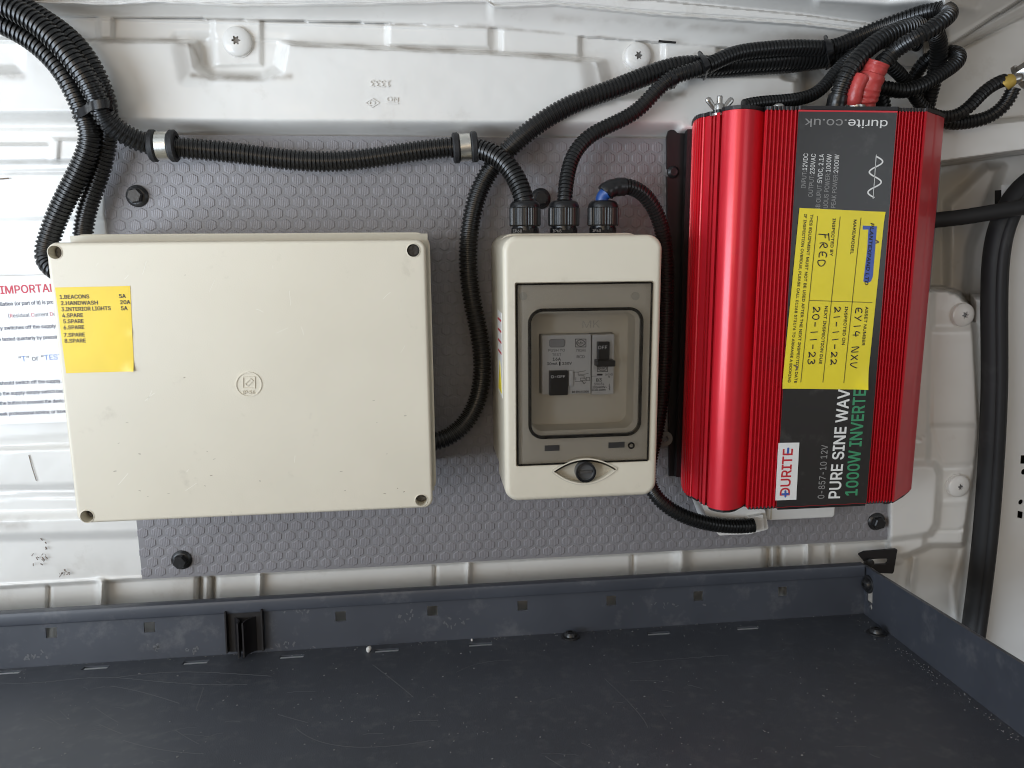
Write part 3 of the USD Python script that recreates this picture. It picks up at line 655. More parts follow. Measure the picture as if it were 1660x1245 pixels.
# breakers
MY = -.088
ax0, ax1, az0, az1 = qrect((879, 640), (958.4, 542), MY); rcd = obj('residual_breaker', rbox(ax0, ax1, MY, -.06, az0, az1, .0008, .0004, 3), 'device_grey', cu, label='wide grey breaker with test button')
ux0, ux1, uz0, uz1 = qrect((959.2, 640), (996, 542), MY); mcb = obj('circuit_breaker', rbox(ux0, ux1, MY, -.06, uz0, uz1, .0008, .0004, 3), 'device_grey', cu, label='narrow grey breaker switched off')
def slab(c0, c1, y, d, m, parent, name, r=.0006):
    a = qrect(c0, c1, y); return obj(name, rbox(a[0], a[1], y - d, y + .001, a[2], a[3], r, min(d * .4, .0008), 4), m, parent)
slab((890, 563), (915.4, 549), MY, .0016, 'print_grey', rcd, 'test_button', .0018)
slab((889.5, 640), (919.6, 599.5), MY, .004, 'black_smooth', rcd, 'switch_lever')
slab((921, 626), (929, 600), MY, .0022, 'device_grey', rcd, 'lever_guard')
def z_(x, y): return (860 + x / 8.3, 520 + y / 8.3)
prt = [lettering('PUSH TO', z_(240, 415), z_(462, 413), 4.2, MY), lettering('TEST', z_(290, 472), z_(412, 471), 4.0, MY), lettering('16A', z_(298, 536), z_(408, 534), 4.8, MY, bold=True), lettering('30mA ⎓ 230V', z_(220, 596), z_(556, 588), 4.2, MY, bold=True),
       lettering('7816s', z_(612, 414), z_(742, 412), 4.2, MY), lettering('RCD', z_(622, 503), z_(728, 502), 4.6, MY), lettering('BS EN 61008', z_(558, 972), z_(785, 965), 3.4, MY, bold=True),
       ribbon([z_(603, 246), z_(745, 246), z_(745, 352), z_(603, 352), z_(603, 246)], .9, MY), ribbon([z_(675 + 58 * math.cos(a), 299 + 42 * math.sin(a)) for a in np.linspace(0, 2 * math.pi, 24)], .9, MY), lettering('MK', z_(632, 322), z_(720, 320), 5, MY)]
for q in ([(560, 690), (640, 690), (640, 730), (780, 710)], [(650, 740), (720, 740), (720, 780)], [(670, 770), (735, 770), (735, 805), (670, 805), (670, 770)], [(600, 815), (690, 815), (720, 840)], [(750, 760), (795, 760), (795, 805), (750, 805), (750, 760)], [(610, 760), (610, 800)], [(585, 690), (585, 790)], [(640, 690), (740, 672)], [(690, 800), (720, 850), (740, 830)]):
    prt.append(ribbon([z_(*p) for p in q], .6, MY))
obj('lettering', prt, 'print_black', rcd)
obj('lever_lettering', lettering('O-OFF', z_(275, 772), z_(465, 768), 4.4, MY - .004), 'print_white', rcd)
slab((967, 582), (986.5, 553), MY, .0045, 'black_smooth', mcb, 'switch_lever')
slab((963, 592), (993, 581.5), MY, .0095, 'black_smooth', mcb, 'lever_handle')
obj('lever_lettering', lettering('OFF', z_(908, 382), z_(1030, 380), 5.4, MY - .0045), 'print_white', mcb)
prt = [ribbon([z_(900, 600), z_(900, 685), z_(1035, 685), z_(1035, 600)], .9, MY), ribbon([z_(968 + 54 * math.cos(a), 640 + 34 * math.sin(a)) for a in np.linspace(0, 2 * math.pi, 24)], .8, MY), lettering('MK', z_(930, 656), z_(1006, 655), 4, MY),
       lettering('B3', z_(882, 818), z_(958, 816), 5, MY, bold=True), lettering('5903s', z_(856, 868), z_(990, 865), 4, MY), lettering('230/400V~', z_(832, 910), z_(1028, 904), 3.4, MY, bold=True), lettering('BS EN 60898', z_(825, 945), z_(1010, 940), 2.8, MY, bold=True),
       lettering('(6000)', z_(1005, 736), z_(1108, 734), 3.2, MY), lettering('3', z_(1040, 768), z_(1068, 767), 3, MY), ribbon([z_(905, 725), z_(958, 725)], 3, MY), ribbon([z_(822, 745), z_(895, 742)], .5, MY), ribbon([z_(1060, 850), z_(1055, 880), z_(1070, 895), z_(1055, 915), z_(1070, 930)], .8, MY)]
obj('lettering', prt, 'print_black', mcb)

# cable glands on the top edge
GYd = -.045
def gland(px, label):
    y = GYd; s = mpp(y, px, 350); zb = z1 + .002
    c = V(P(px, 350, y)[0], y, zb); t = thing('cable_gland', label, 'cable gland', c, 'black cable glands on top of the small cream switch box')
    zt = P(px, 367, y)[2]; zn = P(px, 336, y)[2]; zd = P(px, 325, y)[2]; R = 25.5 * s
    obj('threaded_base', loft([np.c_[c[0] + 22.5 * s * np.cos(a) * k, y + 22.5 * s * np.sin(a) * k, np.full(6, z)] for a in [np.radians(np.arange(6) * 60 + 0)] for k, z in ((1, zb - .002), (1, zt - .0016), (.93, zt - .001))]), 'black_smooth', t, smooth=False)
    obj('neck', revolve([(0, 0), (R * .8, 0), (R * .8, .004), (0, .004)], V(c[0], y, zt - .003), (0, 0, 1), 28), 'black_smooth', t)
    n = 36; a = np.linspace(0, 2 * np.pi, n * 4, endpoint=False); rib = R * (1 - .035 * (np.sin(a * n) > 0)); rings = []
    for k, z in ((.95, zt), (1, zt + .001), (1, zn - .001), (.96, zn)): rings.append(np.c_[c[0] + rib * k * np.cos(a), y + rib * k * np.sin(a), np.full(len(a), z)])
    nut = obj('dome_nut', loft(rings), 'black_plastic', t, smooth=20)
    hgt = zd - zn
    obj('dome', revolve([(0, 0), (R * .97, 0)] + [(R * (.62 + .35 * math.cos(q)), hgt * math.sin(q)) for q in np.linspace(.1, 1.5, 7)] + [(R * .5, hgt * .9), (0, hgt * .9)], V(c[0], y, zn - .0002), (0, 0, 1), 32), 'black_smooth', nut)
    return t, c
GL, gc = gland(851, 'black cable gland with the horizontal conduit, leftmost of the three')
obj('lettering', lettering('IP68', (832, 377), (846, 377), 4.6, GYd - 22.5 * mpp(GYd) * .867 - .0002), 'print_grey', GL)
for px, lab in ((914, 'black cable gland in the middle of the three, with the thin rising conduit'), (977.5, 'black cable gland with a blue wire showing above it, rightmost of the three')):
    dup(GL, 'cable_gland', lab, V(P(px, 350, GYd)[0], GYd, z1 + .002))

# ================================================================ INVERTER
def ix(px, y): return P(px, 500, y)[0]
IY = -.0985
prof = []                                               # (x, y) outline of the extrusion, from the back left round the front to the back right
def pp(px, y): prof.append((ix(px, y), y))
prof.append((ix(1114, -.024) + .003, -.012))
th = np.linspace(0, 1, 49)
for k, q in enumerate(th):                              # finned quarter round on the left
    pxx = 1113 + 24 * (1 - math.cos(q * math.pi / 2 * .9)); yy_ = -.024 - .040 * math.sin(q * math.pi / 2)
    x = ix(pxx, yy_); nrm = V(-math.cos(q * 1.45), -math.sin(q * 1.45)); d = -.0018 if (k // 3) % 2 else 0.0
    prof.append((x + nrm[0] * d, yy_ + nrm[1] * d))
for px, y in ((1138, -.068), (1142, -.072), (1142.6, -.0695), (1144.5, -.0695), (1145, -.076), (1147.5, -.079), (1148, -.0765), (1149.5, -.0765), (1150, -.081), (1155, -.085), (1155.5, -.080), (1158.5, -.080)): pp(px, y)
for q in np.linspace(0, 1, 28):                        # smooth round shoulder
    pxx = 1158.5 + 65 * q; y = -.0865 - .0145 * math.sin(math.pi * min(1, q * 1.02 + .0)) ** .62 * (.72 + .28 * q); pp(pxx, y)
def fins(pa, pb, n, ytop, ybot):
    w = (pb - pa) / n
    for k in range(n):
        a = pa + k * w
        for f_, y in ((.02, ybot), (.10, ybot), (.38, ytop + .0004), (.46, ytop), (.60, ytop), (.68, ytop + .0004), (.96, ybot)): pp(a + f_ * w, y)
fins(1225, 1275.5, 8, -.0978, -.0940)
pp(1276, IY + .0004); pp(1430, IY + .0004)
fins(1431, 1471, 8, -.0978, -.0940)
for px, y in ((1472, -.0968), (1473, -.0978), (1476, -.0972), (1488, -.0862), (1490, -.0838), (1493, -.0822), (1502, -.0720), (1503.5, -.069)): pp(px, y)
prof.append((ix(1503.5, -.069) + .0005, -.030)); prof.append((ix(1503.5, -.069) - .004, -.012))
iz1 = (P(1380, 179, IY)[2] + P(1240, 177, IY)[2]) / 2; iz0 = (P(1230, 824, IY)[2] + P(1400, 817, IY)[2]) / 2
ip = Polygon(prof).buffer(0)
if ip.geom_type != 'Polygon': ip = max(ip.geoms, key=lambda g: g.area)
m = trimesh.creation.extrude_polygon(ip, iz1 - iz0, engine='earcut'); m.apply_translation([0, 0, iz0])
inv = thing('power_inverter', 'red finned aluminium power inverter with black label, mounted upside down', 'inverter', (ip.centroid.x, 0, iz0))
obj('housing', m, 'red_anodised', inv, smooth=18)
ep = ip.simplify(.0008).buffer(-.0016)
def plate_z(pol, za, zb):
    m = trimesh.creation.extrude_polygon(pol, zb - za, engine='earcut'); m.apply_translation([0, 0, za]); return m
ep2 = Polygon([(a, max(b, -.0985)) for a, b in ep.exterior.coords]).buffer(.0022)
e1 = obj('end_plate', plate_z(ep2, iz1 + .0002, iz1 + .0028), 'black_metal', inv); e2 = obj('end_plate', plate_z(ep.buffer(.0004), iz0 - .0024, iz0 - .0002), 'black_metal', inv)
for px, y in ((1245, -.09), (1172, -.08)): obj('plate_screw', revolve([(0, 0), (.0044, 0), (.0042, .001), (.003, .0022), (0, .0026)], V(ix(px, y), y, iz1 + .0028), (0, 0, 1), 20), 'steel', e1)
for px in (1330, 1388, 1462): obj('plate_screw', revolve([(0, 0), (.0040, 0), (.0038, .001), (.0026, .002), (0, .0024)], V(ix(px, -.088), -.088, iz0 - .0024), (0, 0, -1), 20), 'black_metal', e2)
# black front label
LX0, LX1 = ix(1276.6, IY), ix(1429.4, IY)
lab = obj('front_label', box(LX0, LX1, IY, IY + .0003, iz0 + .0004, iz1 - .0012), 'label_black', inv, label='glossy black label with white, grey and green printing')
a = lettering(['durite', '.co.uk'], (1439, 195), (1305, 192.5), 12.5, IY); obj('lettering', a[0], 'print_white', lab); obj('lettering', a[1], 'print_grey', lab)
for (g, w), p0, p1 in ((('INPUT:', '12VDC'), (1305.5, 305), (1310, 249)), (('OUTPUT:', '230VAC'), (1317, 319), (1322.5, 249.5)), (('USB OUPUT:', '5VDC, 2.1A'), (1328.5, 347), (1335.5, 250)), (('CONTINUOUS POWER:', '1000W'), (1339, 371), (1348, 250)), (('PEAK POWER:', '2000W'), (1354, 337), (1360.5, 250.5))):
    a = lettering([g, w], p0, p1, 7.6, IY); obj('lettering', a[0], 'print_grey', lab); obj('lettering', a[1], 'print_white', lab)
sine = [(1418.7 - 4.6 * (k - 35) / 70 * 1.0 + 10.2 * math.sin(k / 70 * 4 * math.pi), 254 + 66 * k / 70) for k in range(71)]
obj('sine_symbol', ribbon(sine, 2.3, IY), 'print_white', lab); obj('sine_axis', ribbon([(1420.3, 251), (1415.2, 322)], .9, IY), 'print_white', lab)
obj('lettering', lettering('0-857-10 12V', (1335.8, 808), (1342.2, 721), 11, IY), 'print_grey', lab)
obj('lettering', lettering('PURE SINE WAVE', (1361, 807.5), (1379, 618), 19, IY, bold=True), 'print_white', lab)
obj('lettering', lettering('1000W INVERTER', (1389, 803), (1405, 616), 20, IY, bold=True), 'print_green', lab)
lg = obj('maker_plate', prism(poly_px([(1261.7, 718), (1295.6, 717.5), (1290.6, 810), (1256.8, 811)], IY), IY - .0002, IY), 'print_white', inv, label='white plate with red and blue lettering')
obj('lettering', lettering('DURITE', (1279.5, 803), (1285, 727.5), 16, IY - .0002, bold=True), 'print_red', lg)
obj('cross_mark', ribbon([(1268, 801), (1273, 800.7), (1273, 805), (1273, 796), (1273, 800.7), (1278, 800.5)], 3, IY - .0003), 'print_blue', lg)
obj('minus_mark', ribbon([(1277, 734), (1277.6, 727)], 3.2, IY - .0003), 'print_blue', lg)
SYY = IY - .0004
sk = obj('inspection_sticker', sticker([(1296, 337), (1434.6, 343.6), (1405, 631.5), (1267.5, 630)], SYY, [(1, 1, .20, .0022), (0, 1, .12, .0008), (1, 0, .10, .0008)]), 'sticker_yellow', inv, label='yellow inspection sticker with handwriting')
tx = [('MAKE/MODEL', (1384, 356), (1378.5, 412), 4.8), ('INSPECTED BY', (1350, 354), (1345, 415), 4.8), ('THIS EQUIPMENT MUST NOT BE USED AFTER THE NEXT INSPECTION DATE', (1313.7, 347.5), (1287.3, 621), 4.6), ('IF INSPECTION OVERDUE, PLEASE CALL 01268 573176 TO ARRANGE A BOOKING', (1303.8, 347), (1277, 620), 4.4),
      ('ASSET NUMBER', (1403, 497), (1397, 560), 4.8), ('INSPECTED ON', (1370, 497), (1364.5, 559), 4.8), ('NEXT INSPECTION DUE', (1337.3, 496), (1327.5, 590), 4.8)]
obj('lettering', [lettering(a, b, c, d, SYY, bold=True) for a, b, c, d in tx], 'print_black', sk)
obj('ruled_line', [ribbon(q, .9, SYY) for q in ([(1395.5, 353.4), (1367.7, 620.7)], [(1361.8, 351.4), (1333.8, 619.7)], [(1325.3, 350.3), (1298, 619.4)], [(1312, 487), (1413.5, 490.4)])], 'print_black', sk)
q = [(617, 178), (706, 182), (699, 270), (680, 500), (668, 530), (645, 540), (620, 530), (645, 330), (652, 203), (617, 203)]
obj('logo_block', prism(poly_px([(1240 + a / 3.891, 320 + b / 3.891) for a, b in q], SYY), SYY - .00012, SYY), 'sticker_blue', sk)
obj('lettering', lettering('PLANTEXPAND LTD', (1411.5, 361.5), (1401.5, 461.5), 5.8, SYY - .0001, bold=True, italic=.2), 'print_black', sk)
for q in ([(1419, 389), (1424, 392.5), (1420, 394)], [(1287, 592), (1293, 595), (1290, 600)]): obj('puncture', ribbon(q, 2.2, SYY), 'brown_dirt', sk)
for a in (('FRED', (1331, 378), (1325, 435), 13), ('20-11-23', (1318.5, 497), (1309, 594), 11), ('21-11-22', (1353, 497), (1346, 594), 9.5), ('EY14 NXV', (1387, 498), (1377.5, 600), 11)): obj('handwriting', handwriting(*a, SYY, 1.5), 'ink_navy', sk)
# mounting flange on the left
BY = -.006
fl = poly_px([(1081, 222), (1084, 212), (1092, 208), (1135, 206), (1112, 772), (1085, 772)], BY)
cutout = poly_px([(1074, 274), (1090, 274), (1090, 286), (1074, 286)], BY)
br = obj('mounting_flange', prism(fl.difference(cutout), BY, BY + .003), 'black_metal', inv, label='black steel mounting flange with slots')
b0, b1 = P(1111, 208, BY), P(1094, 770, BY)
obj('flange_web', prism(poly_px([(1113, 207), (1150, 206), (1128, 775), (1095, 772)], -.014), -.016, -.010), 'black_metal', br)
obj('flange_screw', revolve([(0, 0), (.0052, 0), (.0048, .0016), (.003, .003), (0, .0032)], P(1091, 279, BY), (0, -1, 0), 24), 'bolt_black', br)
obj('slot_washer', revolve([(.0028, 0), (.0068, 0), (.0066, .0012), (.0030, .0012), (.0028, 0)], P(1078, 711, BY), (0, -1, 0), 28), 'underside', br)
# earth stud with wing nut on the top plate
t = thing('wing_nut', 'steel wing nut on a stud at the top left of the inverter', 'wing nut', V(ix(1145, -.05), -.05, iz1))
wc = P(1166, 178, -.075)
obj('nut_body', revolve([(0, -.003), (.0042, -.003), (.0039, .0026), (.0028, .0044), (0, .0044)], wc, (0, 0, 1), 24), 'steel', t)
obj('stud', revolve([(0, 0), (.0021, 0), (.0021, .0088), (.0016, .0098), (0, .0098)], wc, (0, 0, 1), 16), 'steel', t)
for s in (-1, 1):
    pts = [wc + V(s * .0026, 0, .000), wc + V(s * .0056, 0, .0026), wc + V(s * .0084, 0, .0066)]
    hull = m3.Manifold.batch_hull([mani(trimesh.creation.icosphere(1, r)).translate(p.tolist()) for p, r in zip(pts, (.0016, .0017, .0024))])
    hull = hull.translate((-wc).tolist()).scale([1, .62, 1]).translate(wc.tolist())
    obj('wing', hull, 'steel', t)
obj('washer', revolve([(0, -.0045), (.0065, -.0045), (.0065, -.003), (0, -.003)], wc, (0, 0, 1), 24), 'steel', t)

# white plug and adaptor under the inverter
t = thing('white_plug', 'white plastic plug under the inverter with black conduit entering its side', 'plug', P(1195, 850, -.05))
pl = poly_px([(1136, 812), (1240, 826), (1246, 858), (1214, 866), (1166, 868), (1150, 850)], -.042)
obj('plug_body', prism(pl.buffer(-.002).buffer(.002, quad_segs=4), -.042, -.012), 'plug_white', t)
obj('cord_grip', prism(poly_px([(1214, 838), (1236, 834), (1238, 858), (1216, 862)], -.046), -.047, -.042), 'plug_white', t)
t = thing('white_adaptor', 'flat white plastic socket block peeking out under the inverter label', 'socket')
obj('adaptor_body', rbox(P(1238, 830, -.03)[0], P(1348, 830, -.03)[0], -.036, -.012, P(1290, 838, -.03)[2], P(1290, 800, -.03)[2], .003, .0015), 'plug_white', t)
obj('cover_joint', box(P(1244, 830, -.03)[0], P(1246, 830, -.03)[0], -.0364, -.036, P(1290, 836, -.03)[2], P(1290, 800, -.03)[2]), 'cream_shadow', t)

# ================================================================ CONDUITS
def run(label, pts, r, **k): return solo('conduit', conduit(pts, r, **k), 'black_plastic', label, 'conduit', smooth=45)
A3 = [(-60, 14, -.035), (0, 36, -.035), (54, 66, -.035), (97, 108, -.035), (122, 150, -.034), (138, 188, -.032), (146, 219, -.030), (139, 254, -.028), (119, 297, -.026), (95, 346, -.024), (80, 386, -.024), (76, 420, -.026), (100, 442, -.030), (150, 452, -.032), (210, 455, -.032)]
A1 = [(-60, -16, -.052), (0, 6, -.052), (43, 27, -.053), (83, 58, -.053), (119, 98, -.052), (144, 134, -.050), (158, 163, -.047), (174, 194, -.042), (203, 218, -.036), (236, 232, -.030), (265, 237, -.026), (307, 241, -.022), (380, 248, -.019), (450, 257, -.018), (520, 262, -.018), (580, 259, -.018), (650, 249, -.019), (710, 241, -.021), (755, 239, -.024), (792, 247, -.030), (822, 268, -.036), (840, 297, -.041), (849, 323, -.045), (852, 345, -.045)]
A2 = [(-30, -18, -.036), (36, 10, -.036), (74, 33, -.037), (112, 61, -.037), (141, 95, -.036), (161, 132, -.034), (172, 165, -.030), (175, 204, -.024), (170, 247, -.019), (158, 290, -.016), (143, 334, -.014), (134, 385, -.014), (140, 430, -.02), (190, 460, -.025), (230, 462, -.025)]
Bc = [(640, 722, -.035), (700, 717, -.033), (735, 703, -.030), (766, 667, -.026), (781, 612, -.022), (778, 550, -.020), (766, 490, -.019), (759, 430, -.018), (762, 370, -.018), (776, 312, -.018), (798, 272, -.019), (828, 239, -.023), (866, 206, -.026), (926, 170, -.027), (992, 145, -.027), (1056, 120, -.027), (1106, 107, -.027), (1150, 106, -.026), (1200, 101, -.026), (1260, 97, -.026), (1320, 93, -.026), (1365, 92, -.026), (1392, 104, -.024), (1415, 130, -.02), (1428, 170, -.015), (1430, 215, -.01)]
Cc = [(914.5, 345, -.045), (915.5, 322, -.045), (919, 290, -.041), (930, 252, -.036), (955, 222, -.034), (993, 201, -.034), (1031, 180, -.035), (1058, 154, -.037), (1087, 128, -.040), (1121, 115, -.043), (1150, 105, -.043), (1186, 89, -.040), (1240, 80, -.038), (1300, 77, -.037), (1350, 76, -.038), (1390, 60, -.042), (1429, 44, -.050), (1469, 30, -.061), (1503, 19, -.072), (1527, 15, -.081), (1539, 21, -.092), (1530, 32, -.100), (1506, 49, -.102), (1478, 65, -.098), (1452, 82, -.090), (1434, 100, -.087), (1422, 118, -.085), (1410, 140, -.083)]
run('black conduit bending down the far left into the side of the big cream box', A3, .0080)
run('black conduit held by both pipe clips, running across the board to the leftmost gland', A1, .0078)
run('black conduit behind its neighbours at the left, dropping behind the top of the cream box', A2, .0072)
run('thick black conduit looping from the right side of the cream box up along the wall', Bc, .0076)
run('thin black conduit rising from the middle gland, ending in the loop at the red tape', Cc, .0060, pitch=.0029)
D_ = [(1080, 118, -.020), (1120, 116, -.020), (1160, 116, -.021), (1220, 112, -.021), (1290, 107, -.021), (1340, 100, -.022), (1372, 99, -.022), (1400, 120, -.018), (1420, 160, -.012)]
run('short black conduit tied along the underside of the bundle at the top right', D_, .0050, pitch=.0026)
Mc = [(984, 312, -.047), (996, 304, -.046), (1019, 303, -.044), (1045, 317, -.041), (1064, 346, -.038), (1074, 378, -.036), (1079, 420, -.034), (1080, 500, -.032), (1076, 600, -.032), (1064, 700, -.032), (1052, 765, -.034), (1058, 795, -.040), (1080, 820, -.046), (1112, 838, -.050), (1150, 849, -.052), (1190, 853, -.052), (1224, 851, -.052)]
run('black conduit curving from the rightmost gland behind the switch box to the white plug', Mc, .0062, pitch=.0027)
Fc = [(1356, 172, -.080), (1360, 152, -.081), (1370, 127, -.083), (1386, 101, -.084), (1411, 76, -.083), (1442, 56, -.080), (1474, 44, -.074), (1502, 42, -.060), (1519, 60, -.046), (1522, 86, -.038), (1516, 120, -.030), (1504, 165, -.020), (1498, 210, -.012)]
run('black conduit arching up from the inverter left of the red tape', Fc, .0066)
Gc = [(1206, 172, -.060), (1240, 166, -.058), (1285, 162, -.056), (1320, 152, -.054), (1343, 132, -.051), (1360, 111, -.048), (1380, 92, -.044), (1410, 76, -.038), (1450, 66, -.03), (1490, 75, -.022)]
run('slim black conduit lying along the top edge of the inverter', Gc, .0050, pitch=.0026)
Hc = [(1405, 146, -.045), (1433, 143, -.048), (1459, 147, -.050), (1489, 141, -.051), (1519, 124, -.050), (1543, 108, -.047), (1554, 95, -.042), (1548, 86, -.034), (1530, 86, -.026), (1510, 92, -.020), (1490, 112, -.012), (1474, 140, -.004)]
run('black conduit making a small loop right of the red tape', Hc, .0058, pitch=.0028)
Jc = [(1428, 88, -.044), (1443, 106, -.042), (1459, 121, -.038), (1473, 140, -.034), (1489, 165, -.030), (1512, 186, -.028), (1545, 188, -.032), (1570, 174, -.036), (1592, 152, -.038), (1612, 137, -.040), (1630, 130, -.040)]
run('black conduit rising to the yellow sleeve of the earth bolt', Jc, .0052, pitch=.0028)
Kc = [(1490, 150, -.016), (1505, 180, -.018), (1530, 197, -.022), (1568, 198, -.026), (1605, 188, -.032), (1626, 172, -.036), (1636, 158, -.038), (1644, 140, -.040)]
run('black conduit hugging the rail up to the underside of the earth bolt', Kc, .0056, pitch=.0027)
solo('rubber_hose', hose([(1440, 366, -.006), (1515, 357, -.010), (1560, 352, -.014), (1610, 344, -.020), (1670, 334, -.026), (1740, 322, -.03)], .0068, rough=.02), 'black_rubber', 'smooth black hose crossing the dark recess right of the inverter', 'hose')
# sleeves, tape, wire
tp = [P(*p) for p in [(1424, 101, -.0865), (1416, 118, -.085), (1407, 140, -.083), (1401, 160, -.080), (1397, 177, -.077)]]
_f, _s, _at = spline(tp, 0); _q = np.linspace(0, _s[-1], 60); _u = _q / _s[-1]
_r = .0084 * (1 + .10 * (_u > .26) + .05 * (_u > .55) - .10 * (_u > .80) + .025 * np.sin(_u * 41 + 2 * np.sin(_u * 9)))
tape = sweep(_at, _q, _r, 30); tape.vertices += .0008 * (meshkit.noise(tape.vertices * 330, 4)[:, None] - .5) * V(1, 1, 1)
solo('red_tape', tape, 'tape_red', 'red insulating tape wrapped round the cable on top of the inverter', 'tape')
obj('tape_tail', hose([(1397, 124, -.088), (1388, 145, -.087), (1383, 168, -.084)], .0054, .0015, 12, .06), 'tape_red', stage.GetPrimAtPath('/World/red_tape'))
solo('blue_wire', hose([(977, 332, -.045), (976, 322, -.045), (979, 316, -.0455), (986, 311, -.047)], .0050, .001), 'blue_wire', 'short length of blue wire between the rightmost gland and its conduit', 'wire')
solo('tape_collar', hose([(981, 313, -.047), (990, 306, -.0468), (1003, 303, -.046), (1012, 303, -.0452)], .0070, .001, 18, .04), 'black_smooth', 'black tape wrapped round the conduit end above the rightmost gland', 'tape')
solo('terminal_sleeve', hose([(1354, 178, -.079), (1356, 168, -.080), (1359, 155, -.081)], .0072, .001, 18, .04), 'black_smooth', 'black sleeve on the conduit foot left of the red tape', 'sleeve')
solo('terminal_lug', trimesh.util.concatenate([revolve([(0, 0), (.0075, 0), (.0075, .0018), (0, .0018)], P(1386, 176, -.082), (0, 0, 1), 24), revolve([(0, .0018), (.0045, .0018), (.004, .0055), (0, .006)], P(1386, 176, -.082), (0, 0, 1), 6)]), 'steel', 'steel terminal nut under the red tape on the inverter', 'terminal')
# earth bolt
t = thing('earth_bolt', 'steel earth bolt with yellow sleeved ring terminals at the top right', 'bolt', P(1648, 128, -.04))
ec = P(1648, 128, -.03)
obj('stud', revolve([(0, 0), (.0045, 0)] + [(.0045 - (.0006 if k % 2 else 0), .001 + k * .0009) for k in range(24)] + [(.003, .0235), (0, .0235)], ec, (.45, -.7, .45), 20), 'steel_dark', t)
hx = loft([np.c_[.0085 * np.cos(a), .0085 * np.sin(a), np.full(6, z)] for a in [np.radians(np.arange(6) * 60)] for z in (.004, .0105)])
hx.apply_transform(trimesh.geometry.align_vectors([0, 0, 1], V(.45, -.7, .45) / np.linalg.norm([.45, -.7, .45]))); hx.apply_translation(ec)
obj('nut', hx, 'steel', t, smooth=False)
obj('washer', revolve([(0, .001), (.0105, .001), (.0105, .004), (0, .004)], ec, (.45, -.7, .45), 28), 'steel', t)
obj('yellow_sleeve', hose([(1627, 138, -.041), (1632, 134, -.042), (1638, 131, -.042)], .0056, .001, 16), 'brass', t)
obj('ring_lug', hose([(1636, 132, -.041), (1644, 129, -.042), (1650, 127, -.042)], .0042, .001, 12), 'steel', t)

# pipe clips
def clip(px, py, y, ang, label):
    c = P(px, py, y); t = thing('pipe_clip', label, 'pipe clip', c, 'rubber lined steel pipe clips on the horizontal conduit')
    ax = V(1, 0, 0); r = .0086
    def ring(r0, r1, a0, a1, rd=.0006): return revolve([(r0, a0), (r1 - rd, a0), (r1, a0 + rd), (r1, a1 - rd), (r1 - rd, a1), (r0, a1), (r0, a0)], c, ax, 40)
    obj('steel_band', ring(r, .0104, -.0046, .0046), 'zinc', t)
    for s in (-1, 1): obj('rubber_lining', ring(r - .0012, .0116, s * .0071 - .0025, s * .0071 + .0025, .0010), 'black_rubber', t)
    obj('fixing_tab', box(c[0] - .005, c[0] + .005, c[1] + .004, c[1] + .016, c[2] + .0085, c[2] + .0105), 'zinc', t)
    return t
CL = clip(265, 236.5, -.026, 0, 'steel pipe clip with black rubber edges near the upper left bolt')
dup(CL, 'pipe_clip', 'steel pipe clip with black rubber edges between the cream box and the leftmost gland', P(754, 239, -.024), (0, -4, 0))
# cable ties
def tie(label, pts, w=.0022):
    q = [P(*p) for p in pts]; fine, s, at = spline(q, 0); n = 40; c = at(np.linspace(0, s[-1], n)); rings = []
    tn = np.gradient(c, axis=0); tn /= np.linalg.norm(tn, axis=1, keepdims=True)
    for i in range(n):
        nr = V(0, -1, 0) - tn[i] * (-tn[i][1]); nr /= np.linalg.norm(nr); b = np.cross(tn[i], nr)
        rings.append(np.array([c[i] + b * w + nr * .0006, c[i] - b * w + nr * .0006, c[i] - b * w - nr * .0006, c[i] + b * w - nr * .0006]))
    solo('cable_tie', loft(rings), 'black_smooth', label, 'cable tie', 'black cable ties round the conduit bundles', smooth=25)
tie('black cable tie round the conduit bundle at the left, above the cream box', [(122, 186, -.030), (128, 184, -.040), (141, 177, -.046), (155, 170, -.057), (170, 168, -.056), (180, 172, -.047), (184, 178, -.034)], .0029)
tie('black cable tie round the conduits above the wing nut', [(1137, 92, -.030), (1141, 95, -.048), (1147, 107, -.0515), (1146, 119, -.042), (1140, 126, -.026)], .0022)
tie('black cable tie at the right end of the tied bundle, above the inverter', [(1338, 66, -.030), (1343, 70, -.044), (1346, 84, -.046), (1346, 100, -.036), (1342, 109, -.024)], .0026)
tie('black cable tie where the thin conduit meets the thick one', [(1084, 112, -.030), (1090, 117, -.042), (1094, 127, -.047), (1093, 138, -.042), (1088, 142, -.034)], .0020)

# ================================================================ SHELF
O = P(1400, 994.5, -.034); EX = V(1, 0, 0)
ED = -ray(800, 530); ED -= 0; ED /= np.linalg.norm(ED)
EN = np.cross(ED, EX); EN /= np.linalg.norm(EN)
def SH(s, t_, n): return O + s * EX + t_ * ED + n * EN
def floor_st(px, py):
    q = on_plane(px, py, O, EN) - O; A = np.stack([EX, ED], 1); return np.linalg.lstsq(A, q, rcond=None)[0]
LN = np.cross(EX, EN)
def lip_sn(px, py):
    q = on_plane(px, py, O, LN) - O; return np.array([q @ EX, q @ EN])
RN = np.cross(ED, EN); 
def side_tn(px, py):
    q = on_plane(px, py, O, RN) - O; A = np.stack([ED, EN], 1); return np.linalg.lstsq(A, q, rcond=None)[0]
def slabmap(poly, fn, thick):
    """shapely polygon -> solid; fn(u, v, w) maps to world"""
    out = []
    for g in getattr(poly, 'geoms', [poly]):
        m = trimesh.creation.extrude_polygon(g, thick, engine='earcut'); v = m.vertices
        m.vertices = np.array([fn(*q) for q in v]); 
        if m.volume < 0: m.invert()
        out.append(m)
    return trimesh.util.concatenate(out)
SL = -1.05; TD = .62
LH = lip_sn(1402, 915)[1]
